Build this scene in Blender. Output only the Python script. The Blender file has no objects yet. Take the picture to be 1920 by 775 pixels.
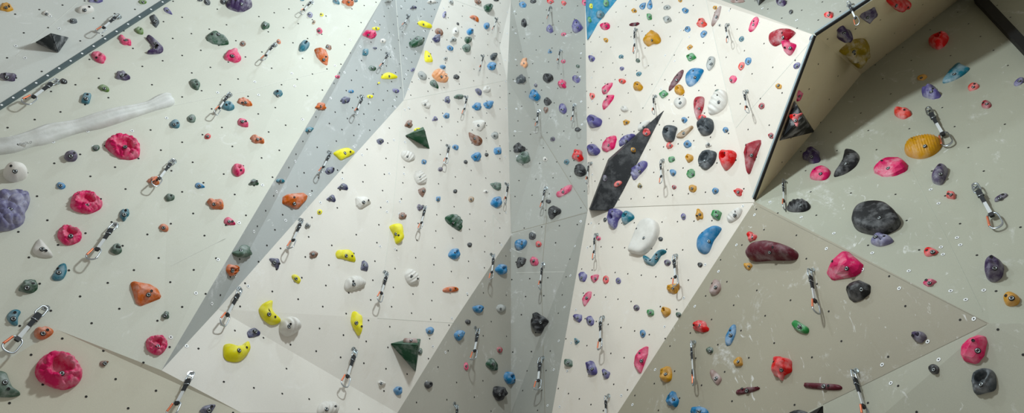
import bpy, bmesh, math, random
from mathutils import Vector, Matrix, noise

# ---------------------------------------------------------------- camera, light, exposure
W, H, F = 1920.0, 775.0, 1500.0
CX, CY = 960.0, 387.5
zen = Vector((90.0, 1037.0, 1500.0)).normalized()          # world up, in camera (right, up, forward) axes
fwd_h = Vector((0, 0, 1)) - zen * zen.z
fwd_h.normalize()
wx = fwd_h.cross(zen)                                      # world X in (right, up, forward) axes
if wx.x < 0: wx = -wx
R3 = Matrix((wx, fwd_h, zen))                              # camera axes (r,u,f) -> world
CAM = Vector((0, 0, 1.6))
def c2w(v): return R3 @ v
scene = bpy.context.scene
col = scene.collection
cam_d = bpy.data.cameras.new('camera'); cam = bpy.data.objects.new('camera', cam_d); col.objects.link(cam)
cam_d.sensor_width = 36.0; cam_d.lens = 36.0 * F / W
r_, u_, f_ = c2w(Vector((1, 0, 0))), c2w(Vector((0, 1, 0))), c2w(Vector((0, 0, 1)))
cam.matrix_world = Matrix(((r_.x, u_.x, -f_.x, CAM.x), (r_.y, u_.y, -f_.y, CAM.y), (r_.z, u_.z, -f_.z, CAM.z), (0, 0, 0, 1)))
scene.camera = cam
def campt(px, py, z): return CAM + c2w(Vector(((px - CX) / F * z, (CY - py) / F * z, z)))
def raydir(px, py): return c2w(Vector(((px - CX) / F, (CY - py) / F, 1.0)))

world = bpy.data.worlds.new('World'); scene.world = world; world.use_nodes = True
bg = world.node_tree.nodes['Background']
bg.inputs[0].default_value = (1.0, 0.965, 0.89, 1); bg.inputs[1].default_value = 0.325
def lamp(name, loc, radius, power, color):
    l = bpy.data.lights.new(name, 'POINT'); l.shadow_soft_size = radius; l.energy = power; l.color = color
    o = bpy.data.objects.new(name, l); col.objects.link(o); o.location = loc
    return o
lamp('floodlight', campt(985, -330, 3.8), 0.11, 166, (0.88, 0.975, 1.0))
lamp('floodlight', campt(832, -390, 6.2), 0.14, 112, (0.80, 0.94, 1.0))
scene.view_settings.view_transform = 'Standard'; scene.view_settings.look = 'None'
scene.view_settings.gamma = 1.0; scene.view_settings.use_curve_mapping = False
scene.view_settings.exposure = 0.08

# ---------------------------------------------------------------- small helpers
def srgb(c):
    return tuple(((v / 255.0 + 0.055) / 1.055) ** 2.4 if v > 10 else v / 255.0 / 12.92 for v in c)
def link(name, me, mat=None, parent=None, loc=None):
    o = bpy.data.objects.new(name, me); col.objects.link(o)
    if mat is not None: me.materials.append(mat)
    if loc is not None: o.location = loc
    if parent is not None: o.parent = parent
    return o
def mesh(name, vs, fs, smooth=False):
    me = bpy.data.meshes.new(name); me.from_pydata([tuple(v) for v in vs], [], fs)
    if smooth: me.polygons.foreach_set('use_smooth', [True] * len(me.polygons))
    me.update(); return me
def nt(name, rough=0.6, metal=0.0):
    m = bpy.data.materials.new(name); m.use_nodes = True
    b = m.node_tree.nodes['Principled BSDF']; b.inputs['Roughness'].default_value = rough; b.inputs['Metallic'].default_value = metal
    return m, m.node_tree, b
def simple(name, c, rough=0.6, metal=0.0, var=0.12, scale=60):
    m, t, b = nt(name, rough, metal)
    n = t.nodes.new('ShaderNodeTexNoise'); n.inputs['Scale'].default_value = scale
    tc = t.nodes.new('ShaderNodeTexCoord'); t.links.new(tc.outputs['Object'], n.inputs['Vector'])
    mx = t.nodes.new('ShaderNodeMix'); mx.data_type = 'RGBA'
    l = srgb(c); mx.inputs[6].default_value = tuple(v * (1 - var) for v in l) + (1,); mx.inputs[7].default_value = tuple(min(1, v * (1 + var)) for v in l) + (1,)
    t.links.new(n.outputs['Fac'], mx.inputs[0]); t.links.new(mx.outputs[2], b.inputs['Base Color'])
    return m

def wall_material(name, c, chalk=0.5, grain=0.06):
    m, t, b = nt(name, 0.62)
    N = t.nodes.new; L = t.links.new
    tc = N('ShaderNodeTexCoord')
    def noise_(scale, detail=4, rough=0.6, sx=None):
        n = N('ShaderNodeTexNoise'); n.inputs['Scale'].default_value = scale; n.inputs['Detail'].default_value = detail; n.inputs['Roughness'].default_value = rough
        if sx:
            mp = N('ShaderNodeMapping'); mp.inputs['Scale'].default_value = sx; mp.inputs['Rotation'].default_value = (0.3, 0.5, 0.4)
            L(tc.outputs['Object'], mp.inputs['Vector']); L(mp.outputs[0], n.inputs['Vector'])
        else: L(tc.outputs['Object'], n.inputs['Vector'])
        return n
    def ramp(src, a, b_):
        r = N('ShaderNodeMapRange'); r.inputs[1].default_value = a; r.inputs[2].default_value = b_; L(src, r.inputs[0]); return r.outputs[0]
    def mix(fac, A, B):
        x = N('ShaderNodeMix'); x.data_type = 'RGBA'
        if isinstance(fac, float): x.inputs[0].default_value = fac
        else: L(fac, x.inputs[0])
        for s, v in ((6, A), (7, B)):
            if isinstance(v, tuple): x.inputs[s].default_value = v + (1,)
            else: L(v, x.inputs[s])
        return x.outputs[2]
    def mul(a, k):
        x = N('ShaderNodeMath'); x.operation = 'MULTIPLY'; L(a, x.inputs[0])
        if isinstance(k, float): x.inputs[1].default_value = k
        else: L(k, x.inputs[1])
        return x.outputs[0]
    base = srgb(c)
    A = mix(ramp(noise_(1.1, 3).outputs[0], 0.35, 0.65), tuple(v * 0.93 for v in base), tuple(min(1, v * 1.06) for v in base))
    A = mix(mul(ramp(noise_(420, 2).outputs[0], 0.3, 0.7), grain * 4), A, tuple(v * 0.55 for v in base))          # sanded paint grain
    A = mix(mul(ramp(noise_(5.5, 6, 0.7, (1, 2.2, 0.7)).outputs[0], 0.56, 0.74), 0.22), A, tuple(v * f for v, f in zip(base, (0.74, 0.68, 0.60))))  # rubber and hand dirt
    nA = noise_(3.6, 7, 0.68, (2.4, 0.9, 1.1)); nA.inputs['Distortion'].default_value = 0.9
    sm = mul(ramp(nA.outputs[0], 0.58, 0.72), ramp(noise_(38, 5, 0.75).outputs[0], 0.40, 0.64))   # chalk smears
    A = mix(mul(sm, chalk), A, (0.88, 0.90, 0.92))
    nB = noise_(10, 3, 0.6, (0.4, 3.2, 1.0)); nB.inputs['Distortion'].default_value = 1.4
    fine = mul(ramp(nB.outputs[0], 0.67, 0.75), 0.7 * chalk)                  # thin chalk strokes
    A = mix(fine, A, (0.9, 0.92, 0.93))
    L(A, b.inputs['Base Color'])
    bp = N('ShaderNodeBump'); bp.inputs['Strength'].default_value = 0.12; bp.inputs['Distance'].default_value = 0.002
    L(noise_(300, 2).outputs[0], bp.inputs['Height']); L(bp.outputs[0], b.inputs['Normal'])
    return m

# ---------------------------------------------------------------- the wall: vertices in the frame with inverse depth
def PB(x, y): return .2352 - .0000912 * x + .000122 * y
def PD(x, y): return .178 - .0001464 * (x - 757) + .0000843 * (y - 188)
def PFu(x, y): return .172 + .0001476 * (x - 1100) + .0000875 * (y - 395)
def PFl(x, y): return .172 + .0001475 * (x - 1100) + .0000989 * (y - 395)
def PJ(x, y): return .217 + .000158 * (x - 1415) + .000245 * (y - 378)
def PK(x, y): return .217 + .000194 * (x - 1415) + .0001285 * (y - 378)
V = {}
def v_(n, x, y, w): V[n] = (x, y, w)
v_('a0', -500, -200, .250); v_('b0', -500, 525, PB(-500, 525)); v_('bt', 625, -200, PB(625, -200)); v_('bl', -500, 980, PB(-500, 980))
v_('ct', 830, -200, .135); v_('c0', 715, 0, PB(715, 0)); v_('tip', 303, 695, PB(303, 695)); v_('m0', 108, 619, PB(108, 619) + .001)
v_('k1', 537, 150, PB(537, 150) + .001); v_('k0', 320, 199, PB(320, 199)); v_('n0', 452, 774, .2855); v_('n1', 500, 980, .308)
v_('dt', 903, -200, .124); v_('d0', 828, 0, .150); v_('d1', 757, 188, .178); v_('cm', 742, 0, .1625); v_('cmt', 800, -200, .139)
v_('d2', 640, 318, PD(640, 318)); v_('d3', 409, 580, PD(409, 580)); v_('d4', 708, 597, PD(708, 597) + .002); v_('d5', 738, 386, PD(738, 386) + .0015)
v_('et', 958, -200, .113); v_('e0', 958, 0, .1315); v_('e1', 951, 150, .1462); v_('e2', 958, 442, .170); v_('e3', 745, 775, PD(745, 775)); v_('e4', 613, 980, .266)
v_('ec', 848, 608, PD(848, 608)); v_('h0', 937, 88, .1415)
v_('g3', 958, 775, .188); v_('g4', 958, 980, .197); v_('gm', 1015, 254, .1535)
v_('ft', 1095, -200, .118); v_('f0', 1097, 0, .137); v_('f3', 1102, 395, .172); v_('f5', 1035, 775, .200); v_('f6', 1000, 980, .214)
v_('f1', 1324, 0, PFu(1324, 0)); v_('q1', 1205, 205, PFu(1205, 205) + .003); v_('q2', 1375, 230, PFu(1375, 230) + .002)
v_('rt', 1530, 67, .224); v_('rb', 1415, 378, .217); v_('fk', 1158, 775, .2183); v_('fk2', 1025, 980, .2187)
v_('gt', 1250, -200, .141); v_('g0', 1352, 0, PFu(1352, 0)); v_('t1', 1636, 0, .229); v_('t2', 1952, -200, .236)
v_('j0', 1615, 139, PJ(1615, 139)); v_('j1', 1796, 0, PJ(1796, 0)); v_('j2', 2056, -200, PJ(2056, -200)); v_('j3', 2550, -200, PJ(2550, -200))
v_('kt', 1855, 607, .335); v_('j4', 2550, 607, .448); v_('kb', 1510, 775, .2865); v_('kb2', 1120, 980, .2400); v_('kb3', 1420, 980, .3); v_('l1', 2550, 980, .50)
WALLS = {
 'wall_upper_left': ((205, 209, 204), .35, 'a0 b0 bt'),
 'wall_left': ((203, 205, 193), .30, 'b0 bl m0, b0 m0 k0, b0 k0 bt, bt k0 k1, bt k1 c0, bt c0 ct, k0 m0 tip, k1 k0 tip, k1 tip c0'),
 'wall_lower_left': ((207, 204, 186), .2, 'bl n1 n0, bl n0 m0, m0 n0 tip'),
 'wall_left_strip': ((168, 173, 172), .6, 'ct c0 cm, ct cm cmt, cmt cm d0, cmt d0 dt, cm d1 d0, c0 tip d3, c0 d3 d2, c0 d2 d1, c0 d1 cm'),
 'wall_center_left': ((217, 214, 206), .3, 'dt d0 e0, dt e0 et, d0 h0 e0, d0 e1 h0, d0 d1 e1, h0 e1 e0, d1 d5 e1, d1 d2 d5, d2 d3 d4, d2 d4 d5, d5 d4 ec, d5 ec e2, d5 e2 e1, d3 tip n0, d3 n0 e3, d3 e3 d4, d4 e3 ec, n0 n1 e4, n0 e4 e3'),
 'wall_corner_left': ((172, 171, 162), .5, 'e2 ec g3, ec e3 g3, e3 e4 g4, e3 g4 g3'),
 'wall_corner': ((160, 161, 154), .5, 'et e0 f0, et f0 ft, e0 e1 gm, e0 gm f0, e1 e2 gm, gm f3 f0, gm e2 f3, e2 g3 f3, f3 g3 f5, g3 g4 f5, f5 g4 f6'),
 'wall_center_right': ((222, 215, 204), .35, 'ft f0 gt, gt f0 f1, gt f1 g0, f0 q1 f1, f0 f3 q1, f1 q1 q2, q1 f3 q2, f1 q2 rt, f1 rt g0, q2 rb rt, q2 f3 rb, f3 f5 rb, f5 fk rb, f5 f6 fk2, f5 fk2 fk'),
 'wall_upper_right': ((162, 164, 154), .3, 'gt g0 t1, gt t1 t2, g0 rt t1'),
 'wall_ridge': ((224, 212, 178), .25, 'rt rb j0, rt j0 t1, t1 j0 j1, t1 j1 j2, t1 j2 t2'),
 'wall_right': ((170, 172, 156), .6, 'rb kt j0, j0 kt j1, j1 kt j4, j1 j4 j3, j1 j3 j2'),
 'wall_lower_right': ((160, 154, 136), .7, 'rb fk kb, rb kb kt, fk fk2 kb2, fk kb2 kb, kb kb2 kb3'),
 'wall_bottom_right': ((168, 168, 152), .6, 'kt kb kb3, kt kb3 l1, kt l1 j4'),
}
PANEL = {'wall_upper_left': 'top corner wall above the metal strip', 'wall_left': 'big cream side wall', 'wall_lower_left': 'lower cream side wall',
 'wall_left_strip': 'grey diagonal strip', 'wall_center_left': 'cream middle wall', 'wall_corner_left': 'grey lower triangle', 'wall_corner': 'grey central corner strip',
 'wall_center_right': 'pale buttress wall', 'wall_upper_right': 'grey roof facet', 'wall_ridge': 'shaded side of the ridge', 'wall_right': 'grey-green far wall',
 'wall_lower_right': 'taupe wedge wall', 'wall_bottom_right': 'grey bottom corner wall'}
def vw(n): x, y, w = V[n]; return campt(x, y, 1.0 / w)
SURF = []       # (2D polygon, plane point, unit normal to the viewer, owner name, owner object)
def add_surf(poly2, p3, owner, obj, front=False):
    n = (p3[1] - p3[0]).cross(p3[2] - p3[0]).normalized()
    if n.dot(CAM - p3[0]) < 0: n = -n
    s = (poly2, p3[0], n, owner, obj)
    if front: SURF.insert(0, s)
    else: SURF.append(s)
    return s
def inside(poly, x, y):
    c = False; j = len(poly) - 1
    for i in range(len(poly)):
        xi, yi = poly[i]; xj, yj = poly[j]
        if (yi > y) != (yj > y) and x < (xj - xi) * (y - yi) / (yj - yi) + xi: c = not c
        j = i
    return c
def surf_at(x, y, walls_only=False):
    for s in SURF:
        if walls_only and not s[3].startswith('wall'): continue
        if inside(s[0], x, y): return s
    return min((s for s in SURF if s[3].startswith('wall')), key=lambda s: min((a - x) ** 2 + (b - y) ** 2 for a, b in s[0]))
def hit(s, x, y, h=0.0):
    d = raydir(x, y); p0 = s[1] + s[2] * h
    return CAM + d * ((p0 - CAM).dot(s[2]) / d.dot(s[2]))
R3i = R3.transposed()
def proj(p):
    v = R3i @ (p - CAM); return (CX + F * v.x / v.z, CY - F * v.y / v.z)

WOBJ = {}
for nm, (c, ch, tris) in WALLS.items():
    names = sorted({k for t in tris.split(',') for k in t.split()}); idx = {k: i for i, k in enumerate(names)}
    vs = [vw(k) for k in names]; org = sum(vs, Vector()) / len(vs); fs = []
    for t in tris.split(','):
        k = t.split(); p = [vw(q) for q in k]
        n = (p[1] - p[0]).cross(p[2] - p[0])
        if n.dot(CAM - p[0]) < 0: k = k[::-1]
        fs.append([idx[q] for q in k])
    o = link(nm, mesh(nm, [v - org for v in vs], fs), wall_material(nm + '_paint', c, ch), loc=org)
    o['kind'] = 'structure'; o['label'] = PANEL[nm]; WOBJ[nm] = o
    for t in tris.split(','):
        k = t.split(); add_surf([V[q][:2] for q in k], [vw(q) for q in k], nm, o)

def strip(name, pts, wpx, h, mat, off=0.0, parent=None, lift=0.0):
    """a raised bar following a pixel line on the wall; off moves it sideways in pixels"""
    vs, fs = [], []
    org = None
    for i in range(len(pts) - 1):
        (x0, y0), (x1, y1) = pts[i], pts[i + 1]
        L_ = math.hypot(x1 - x0, y1 - y0); n = (-(y1 - y0) / L_, (x1 - x0) / L_)
        m = max(1, int(L_ / 60))
        for j in range(m):
            q = [(x0 + (x1 - x0) * t / m, y0 + (y1 - y0) * t / m) for t in (j, j + 1)]
            mid = ((q[0][0] + q[1][0]) / 2 + n[0] * off, (q[0][1] + q[1][1]) / 2 + n[1] * off); s = surf_at(*mid, True)
            b = len(vs)
            for (x, y) in q:
                for sgn in (-1, 1):
                    for hh in (lift, lift + h):
                        p = hit(s, x + n[0] * (off + sgn * wpx / 2), y + n[1] * (off + sgn * wpx / 2)) + s[2] * hh
                        vs.append(p)
            fs += [[b + 1, b + 3, b + 7, b + 5], [b, b + 1, b + 5, b + 4], [b + 2, b + 6, b + 7, b + 3], [b, b + 2, b + 3, b + 1], [b + 4, b + 5, b + 7, b + 6]]
    org = sum(vs, Vector()) / len(vs)
    bm = bmesh.new(); me = mesh(name, [v - org for v in vs], fs); bm.from_mesh(me); bmesh.ops.recalc_face_normals(bm, faces=bm.faces); bm.to_mesh(me); bm.free()
    o = link(name, me, mat, parent, org)
    if parent is not None: o.matrix_parent_inverse = Matrix.Translation(-parent.location)
    return o
M_slate = simple('slate_strip_metal', (84, 100, 104), .5, .2)
M_trim = simple('ridge_trim_metal', (150, 165, 170), .5, .3)
M_black = simple('black_paint', (16, 17, 19), .7)
M_seam_l = simple('filled_panel_seam', (206, 208, 200), .7)
M_seam_d = simple('open_panel_seam', (142, 138, 124), .8)
M_seam_j = simple('pale_panel_seam', (176, 180, 166), .7)
M_hole = simple('dark_insert_hole', (22, 22, 20), .8)
M_white = simple('white_washer', (232, 236, 238), .45)
M_steel = simple('galvanised_steel', (170, 178, 180), .32, .85)
M_dsteel = simple('dark_bolt_recess', (28, 28, 30), .6)
BAR = strip('trim_1', [(-500, 525), (-300, 396), (625, -200)], 7.5, .014, M_slate, 0); BAR['kind'] = 'structure'; BAR['label'] = 'dark metal strip with screws'
RT = strip('trim_2', [(1631, 1), (1530, 67.5), (1417, 373)], 4.5, .010, M_trim, 3.0); RT['kind'] = 'structure'
RT2 = strip('trim_3', [(1631, 1), (1530, 67.5), (1416, 375)], 2.0, .014, M_black, 0.2); RT2['kind'] = 'structure'
BB = strip('trim_4', [(1700, -145), (1835, 0), (1932, 104), (2120, 306), (2420, 630)], 19, .05, M_black, 0); BB['kind'] = 'structure'; BB['label'] = 'thick black edge beam'
for ln, mt, ow in (([(145, 5), (30, 105)], M_seam_l, 'wall_upper_left'), ([(320, 199), (467, 170), (537, 150), (617, 132)], M_seam_l, 'wall_left'),
    ([(320, 499), (423, 447), (455, 405)], M_seam_l, 'wall_left'),
    ([(742, 0), (757, 188)], M_seam_l, 'wall_left_strip'), ([(757, 188), (951, 150)], M_seam_l, 'wall_center_left'),
    ([(755, 190), (738, 386), (721, 504), (708, 597)], M_seam_l, 'wall_center_left'), ([(852, 0), (924, 26), (937, 88), (951, 150)], M_seam_l, 'wall_center_left'),
    ([(1015, 254), (1102, 395)], M_seam_d, 'wall_corner'), ([(960, 437), (1100, 399)], M_seam_d, 'wall_corner'), ([(968, 512), (1070, 510)], M_seam_l, 'wall_corner'),
    ([(1025, 405), (1015, 520), (1022, 775)], M_seam_d, 'wall_corner'), ([(1104, 391), (1414, 380)], M_seam_d, 'wall_center_right'), ([(1324, 0), (1375, 230)], M_seam_l, 'wall_center_right'),
    ([(1280, 72), (1205, 205)], M_seam_l, 'wall_center_right'), ([(1525, 72), (1412, 200), (1380, 240)], M_seam_l, 'wall_center_right'), ([(1424, 388), (1600, 478), (1850, 606)], M_seam_d, 'wall_lower_right'),
    ([(1850, 609), (1618, 723), (1543, 759)], M_seam_d, 'wall_bottom_right'), ([(1685, 270), (1740, 380), (1780, 457), (1842, 585)], M_seam_j, 'wall_right'),
    ([(938, 420), (925, 403), (925, 470)], M_seam_l, 'wall_center_left'), ([(708, 597), (850, 606)], M_seam_l, 'wall_center_left')):
    strip('panel_seam', ln, 0.75, .0010, mt, 0, WOBJ[ow])

# ---------------------------------------------------------------- insert holes and panel screws
def disc(vs, fs, p, n, r0, r1, z=0.0012, k=8):
    t = n.orthogonal().normalized(); b = n.cross(t); s = len(vs)
    for i in range(k):
        a = 2 * math.pi * i / k; d = t * math.cos(a) + b * math.sin(a)
        vs.append(p + d * r1 + n * z)
        if r0 > 0: vs.append(p + d * r0 + n * z)
    if r0 > 0:
        for i in range(k): j = (i + 1) % k; fs.append([s + 2 * i + 1, s + 2 * i, s + 2 * j, s + 2 * j + 1])
    else: fs.append([s + i for i in range(k)])
T = {'A': 0, 'B': 190, 'C': 380, 'D': 575}
def tp(t, x, y): return ((int(t[1]) - 1) * 320 + x / 3.875, T[t[0]] + y / 3.875)
holes = {}; washers = {}
def own(d, nm): return d.setdefault(nm, ([], []))
GR = [(('wall_center_left',), 'C3', (686, 207), (-137, 68), (-7, 121)), (('wall_left', 'wall_lower_left', 'wall_upper_left'), 'C1', (783, 585), (190, -93), (84, 188)),
      (('wall_left_strip',), 'B2', (910, 385), (154, -50), (-52, 97)), (('wall_corner',), 'C4', (317, 293), (131, -8), (-28, 126)), (('wall_corner_left',), 'D3', (837, 553), (191, -12), (-71, 125)),
      (('wall_center_right',), 'A5', (505, 537), (150, -47), (60, 180)), (('wall_ridge',), 'A5', (985, 466), (142, 87), (-67, 181)),
      (('wall_right',), 'B6', (736, 185), (251, -161), (100, 153)), (('wall_lower_right',), 'C5', (715, 527), (184, -118), (69, 184)), (('wall_bottom_right',), 'D6', (326, 578), (230, -130), (134, 190)),
      (('wall_upper_right',), 'A5', (1015, 15), (130, 70), (-150, 60))]
rnd = random.Random(5)
for wn, t, o0, u0, v0 in GR:
    P0 = tp(t, *o0); s = surf_at(*P0, True)
    A = hit(s, *P0); U = hit(s, P0[0] + u0[0] / 3.875, P0[1] + u0[1] / 3.875) - A; Vv = hit(s, P0[0] + v0[0] / 3.875, P0[1] + v0[1] / 3.875) - A
    for i in range(-26, 27):
        for j in range(-26, 27):
            p = A + U * i + Vv * j
            if (R3i @ (p - CAM)).z < 1: continue
            x, y = proj(p)
            if not (-120 < x < 2040 and -90 < y < 860): continue
            q = surf_at(x, y, True)
            if q[3] not in wn or not inside(q[0], x, y) or rnd.random() < .1: continue
            vs, fs = own(holes, q[3]); disc(vs, fs, hit(q, x, y), q[2], 0, .0052)
for ln in ([(700, 25), (318, 670)], [(828, 0), (757, 188), (640, 318), (409, 580)], [(742, 0), (757, 188)], [(955, 455), (750, 768)], [(1100, 405), (1038, 765)], [(958, 10), (958, 430)],
           [(1099, 90), (1100, 390)], [(1412, 385), (1162, 770)], [(1425, 385), (1850, 604)], [(1845, 612), (1618, 723)], [(1690, 280), (1740, 380), (1780, 457), (1842, 580)], [(1360, 5), (1525, 64)],
           [(1290, 52), (1205, 205)], [(30, 105), (145, 5)], [(400, 190), (537, 152), (600, 140)], [(755, 190), (738, 386), (721, 504)], [(320, 205), (60, 300)]):
    for a, b in zip(ln, ln[1:]):
        L_ = math.hypot(b[0] - a[0], b[1] - a[1]); n = (-(b[1] - a[1]) / L_, (b[0] - a[0]) / L_); d = 12.0
        while d < L_:
            x, y = a[0] + (b[0] - a[0]) * d / L_, a[1] + (b[1] - a[1]) * d / L_
            s = surf_at(x, y, True); z = (R3i @ (hit(s, x, y) - CAM)).z; px = F / z
            for sg in (-1, 1):
                if rnd.random() < .18: continue
                xx, yy = x + sg * n[0] * .042 * px + rnd.uniform(-2, 2), y + sg * n[1] * .042 * px + rnd.uniform(-2, 2)
                q = surf_at(xx, yy, True); vs, fs = own(washers, q[3]); disc(vs, fs, hit(q, xx, yy), q[2], .0036, .0088, .0015, 12)
                vs, fs = own(holes, q[3]); disc(vs, fs, hit(q, xx, yy), q[2], 0, .0030)
            d += .21 * px * rnd.uniform(.85, 1.15)
for dct, nm, mt in ((holes, 'insert_hole', M_hole), (washers, 'screw_washer', M_white)):
    for wn, (vs, fs) in dct.items():
        w = WOBJ[wn]; o = link(nm, mesh(nm, [v - w.location for v in vs], fs), mt, w); o['kind'] = 'stuff'
vs, fs = [], []
for k in range(24):
    x, y = -40 + k * 21.5, 230 - k * 21.5 * .6435 - 1.2; q = surf_at(x, y, True); disc(vs, fs, hit(q, x, y), q[2], 0, .006, .0155)
link('screw_head', mesh('screw_head', [v - BAR.location for v in vs], fs), M_white, BAR)['kind'] = 'stuff'

# ---------------------------------------------------------------- resin material: colour and chalk come with each hold
def resin(name, volume=False):
    m, t, b = nt(name, .5); b.inputs['Specular IOR Level'].default_value = .3
    N = t.nodes.new; L = t.links.new
    oi = N('ShaderNodeObjectInfo'); tc = N('ShaderNodeTexCoord')
    def nz(s, d=4):
        n = N('ShaderNodeTexNoise'); n.inputs['Scale'].default_value = s; n.inputs['Detail'].default_value = d; n.inputs['Roughness'].default_value = .65
        L(tc.outputs['Object'], n.inputs['Vector']); return n.outputs[0]
    r = N('ShaderNodeMapRange'); L(nz(13, 6), r.inputs[0]); r.inputs[1].default_value = .46; r.inputs[2].default_value = .80
    g = N('ShaderNodeMath'); g.operation = 'MULTIPLY'; L(r.outputs[0], g.inputs[0]); L(oi.outputs['Alpha'], g.inputs[1]); g.use_clamp = True
    hs = N('ShaderNodeMix'); hs.data_type = 'RGBA'; hs.blend_type = 'MULTIPLY'; hs.inputs[0].default_value = 1
    L(oi.outputs['Color'], hs.inputs[6])
    r2 = N('ShaderNodeMapRange'); L(nz(9, 3), r2.inputs[0]); r2.inputs[1].default_value = .3; r2.inputs[2].default_value = .7; r2.inputs[3].default_value = .86; r2.inputs[4].default_value = 1.10
    cb = N('ShaderNodeCombineColor'); [L(r2.outputs[0], cb.inputs[i]) for i in range(3)]; L(cb.outputs[0], hs.inputs[7])
    mx = N('ShaderNodeMix'); mx.data_type = 'RGBA'; L(g.outputs[0], mx.inputs[0]); L(hs.outputs[2], mx.inputs[6]); mx.inputs[7].default_value = (.80, .82, .84, 1)
    L(mx.outputs[2], b.inputs['Base Color'])
    bp = N('ShaderNodeBump'); bp.inputs['Strength'].default_value = .35; bp.inputs['Distance'].default_value = .002; L(nz(160, 3), bp.inputs['Height']); L(bp.outputs[0], b.inputs['Normal'])
    return m
M_resin = resin('climbing_hold_resin'); M_ply = resin('painted_volume_plywood')

COL = {'pk': ('pink', (220, 40, 106)), 'cr': ('crimson', (160, 20, 48)), 'mr': ('maroon', (92, 20, 38)), 'rd': ('red', (222, 45, 34)), 'sa': ('salmon-red', (228, 82, 72)),
 'or': ('orange-brown', (204, 104, 46)), 'br': ('brown', (126, 80, 52)), 'yl': ('yellow', (226, 218, 28)), 'go': ('mustard', (204, 150, 18)), 'om': ('olive mustard', (150, 128, 22)),
 'gn': ('dark green', (24, 72, 46)), 'lg': ('bright green', (48, 140, 72)), 'ol': ('olive green', (84, 120, 30)), 'te': ('teal', (24, 112, 132)), 'bl': ('blue', (26, 124, 176)),
 'nv': ('navy', (48, 50, 98)), 'pu': ('purple', (90, 84, 140)), 'pl': ('dark purple', (62, 46, 84)), 'lv': ('lavender', (124, 122, 156)), 'gy': ('grey', (160, 164, 160)),
 'gg': ('grey-green', (84, 108, 94)), 'sl': ('slate', (62, 70, 76)), 'bk': ('black', (27, 29, 33)), 'wh': ('white', (212, 210, 204)), 'cm': ('tan', (176, 148, 116)),
 'pe': ('peach', (218, 158, 116)), 'pg': ('dusty pink-grey', (164, 140, 134))}
KW = {'o': 'smooth', 'l': 'knobbly', 'f': 'faceted', 'j': 'pocketed', 'd': 'teardrop', 't': 'triangular', 'k': 'blocky', 'b': 'bean-shaped', 'c': 'curved', 's': 'ribbed', 'r': 'ring-shaped',
      'R': 'crater', 'C': 'cobbled', 'P': 'many-holed', 'H': 'finger-lobed', 'F': 'flat-topped'}

# ---------------------------------------------------------------- volumes (big hollow plywood shapes screwed to the wall)
VOLS = []
def volume(t, base, apexes, faces, c, chalk, label, group=None):
    pts2 = [tp(t, *p) for p in base] + [tp(t, a[0], a[1]) for a in apexes]
    cx = sum(p[0] for p in pts2[:len(base)]) / len(base); cy = sum(p[1] for p in pts2[:len(base)]) / len(base)
    s = surf_at(min(max(cx, -200), 2100), min(max(cy, -150), 900), True)
    P = [hit(s, *p) for p in pts2[:len(base)]] + [hit(s, pts2[len(base) + i][0], pts2[len(base) + i][1], a[2]) for i, a in enumerate(apexes)]
    org = sum(P[:len(base)], Vector()) / len(base)
    me = mesh('climbing_volume', [p - org for p in P], [list(f) for f in faces] + [list(range(len(base)))])
    bm = bmesh.new(); bm.from_mesh(me); bmesh.ops.recalc_face_normals(bm, faces=bm.faces); bmesh.ops.bevel(bm, geom=bm.edges[:], offset=.004, segments=2, affect='EDGES'); bm.to_mesh(me); bm.free()
    o = link('climbing_volume', me, M_ply, loc=org); o.color = srgb(c) + (chalk,)
    o['label'] = label; o['category'] = 'climbing volume'; VOLS.append((o, cx, cy))
    for f in faces:
        n = (P[f[1]] - P[f[0]]).cross(P[f[2]] - P[f[0]]); ctr = sum((P[k] for k in f), Vector()) / len(f)
        if n.dot(ctr - (org - s[2] * .05)) < 0: n = -n
        if n.dot(CAM - ctr) > 0: add_surf([pts2[k] for k in f], [P[k] for k in f], 'volume', o, True)
    return o
volume('A1', [(250, 308), (505, 270), (425, 388)], [(370, 238, .15)], [(0, 3, 2), (3, 1, 2), (0, 1, 3)], (30, 38, 42), .55, 'black pyramid volume with chalky sides above the metal strip')
volume('B3', [(460, 250), (595, 185), (643, 350)], [(605, 205, .17)], [(0, 3, 2), (0, 1, 3), (3, 1, 2)], (14, 84, 52), .3, 'upper dark green triangular volume casting a shadow, yellow hold on its rim')
volume('D3', [(352, 270), (490, 235), (578, 235), (540, 480)], [(557, 280, .17)], [(0, 4, 3), (0, 1, 4), (1, 2, 4), (4, 2, 3)], (16, 74, 48), .35, 'lower dark green triangular volume with a round patch and pinkish hold on top')
volume('A4', [(520, -200), (545, 298), (880, -160)], [(626, -140, .16)], [(0, 3, 1), (3, 2, 1), (0, 2, 3)], (28, 132, 170), .3, 'bright blue pointed volume hanging into the top edge of the picture')
volume('B4', [(1113, 57), (698, 420), (558, 788), (725, 796), (747, 778)], [(705, 437, .10), (566, 792, .078)], [(0, 5, 6, 3, 4), (0, 1, 5), (1, 2, 6, 5), (2, 3, 6)], (20, 23, 27), .13, 'long black arrow-shaped volume with chalk marks')
volume('B5', [(812, -8), (700, 290), (962, 225)], [(870, 118, .10)], [(0, 3, 1), (3, 2, 1), (0, 2, 3)], (26, 30, 34), .7, 'scuffed black triangular volume tucked under the ridge')
volume('A5', [(522, -100), (640, -110), (545, 95)], [(568, -60, .08)], [(0, 3, 2), (3, 1, 2), (0, 1, 3)], (20, 26, 28), .4, 'small black volume tip poking down from the top edge')
volume('D5', [(880, 790), (1030, 860), (860, 930)], [(1025, 712, .10)], [(0, 3, 1), (3, 2, 1), (0, 2, 3)], (18, 20, 22), .15, 'black pointed volume at the bottom edge beneath the long maroon lip')

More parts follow.
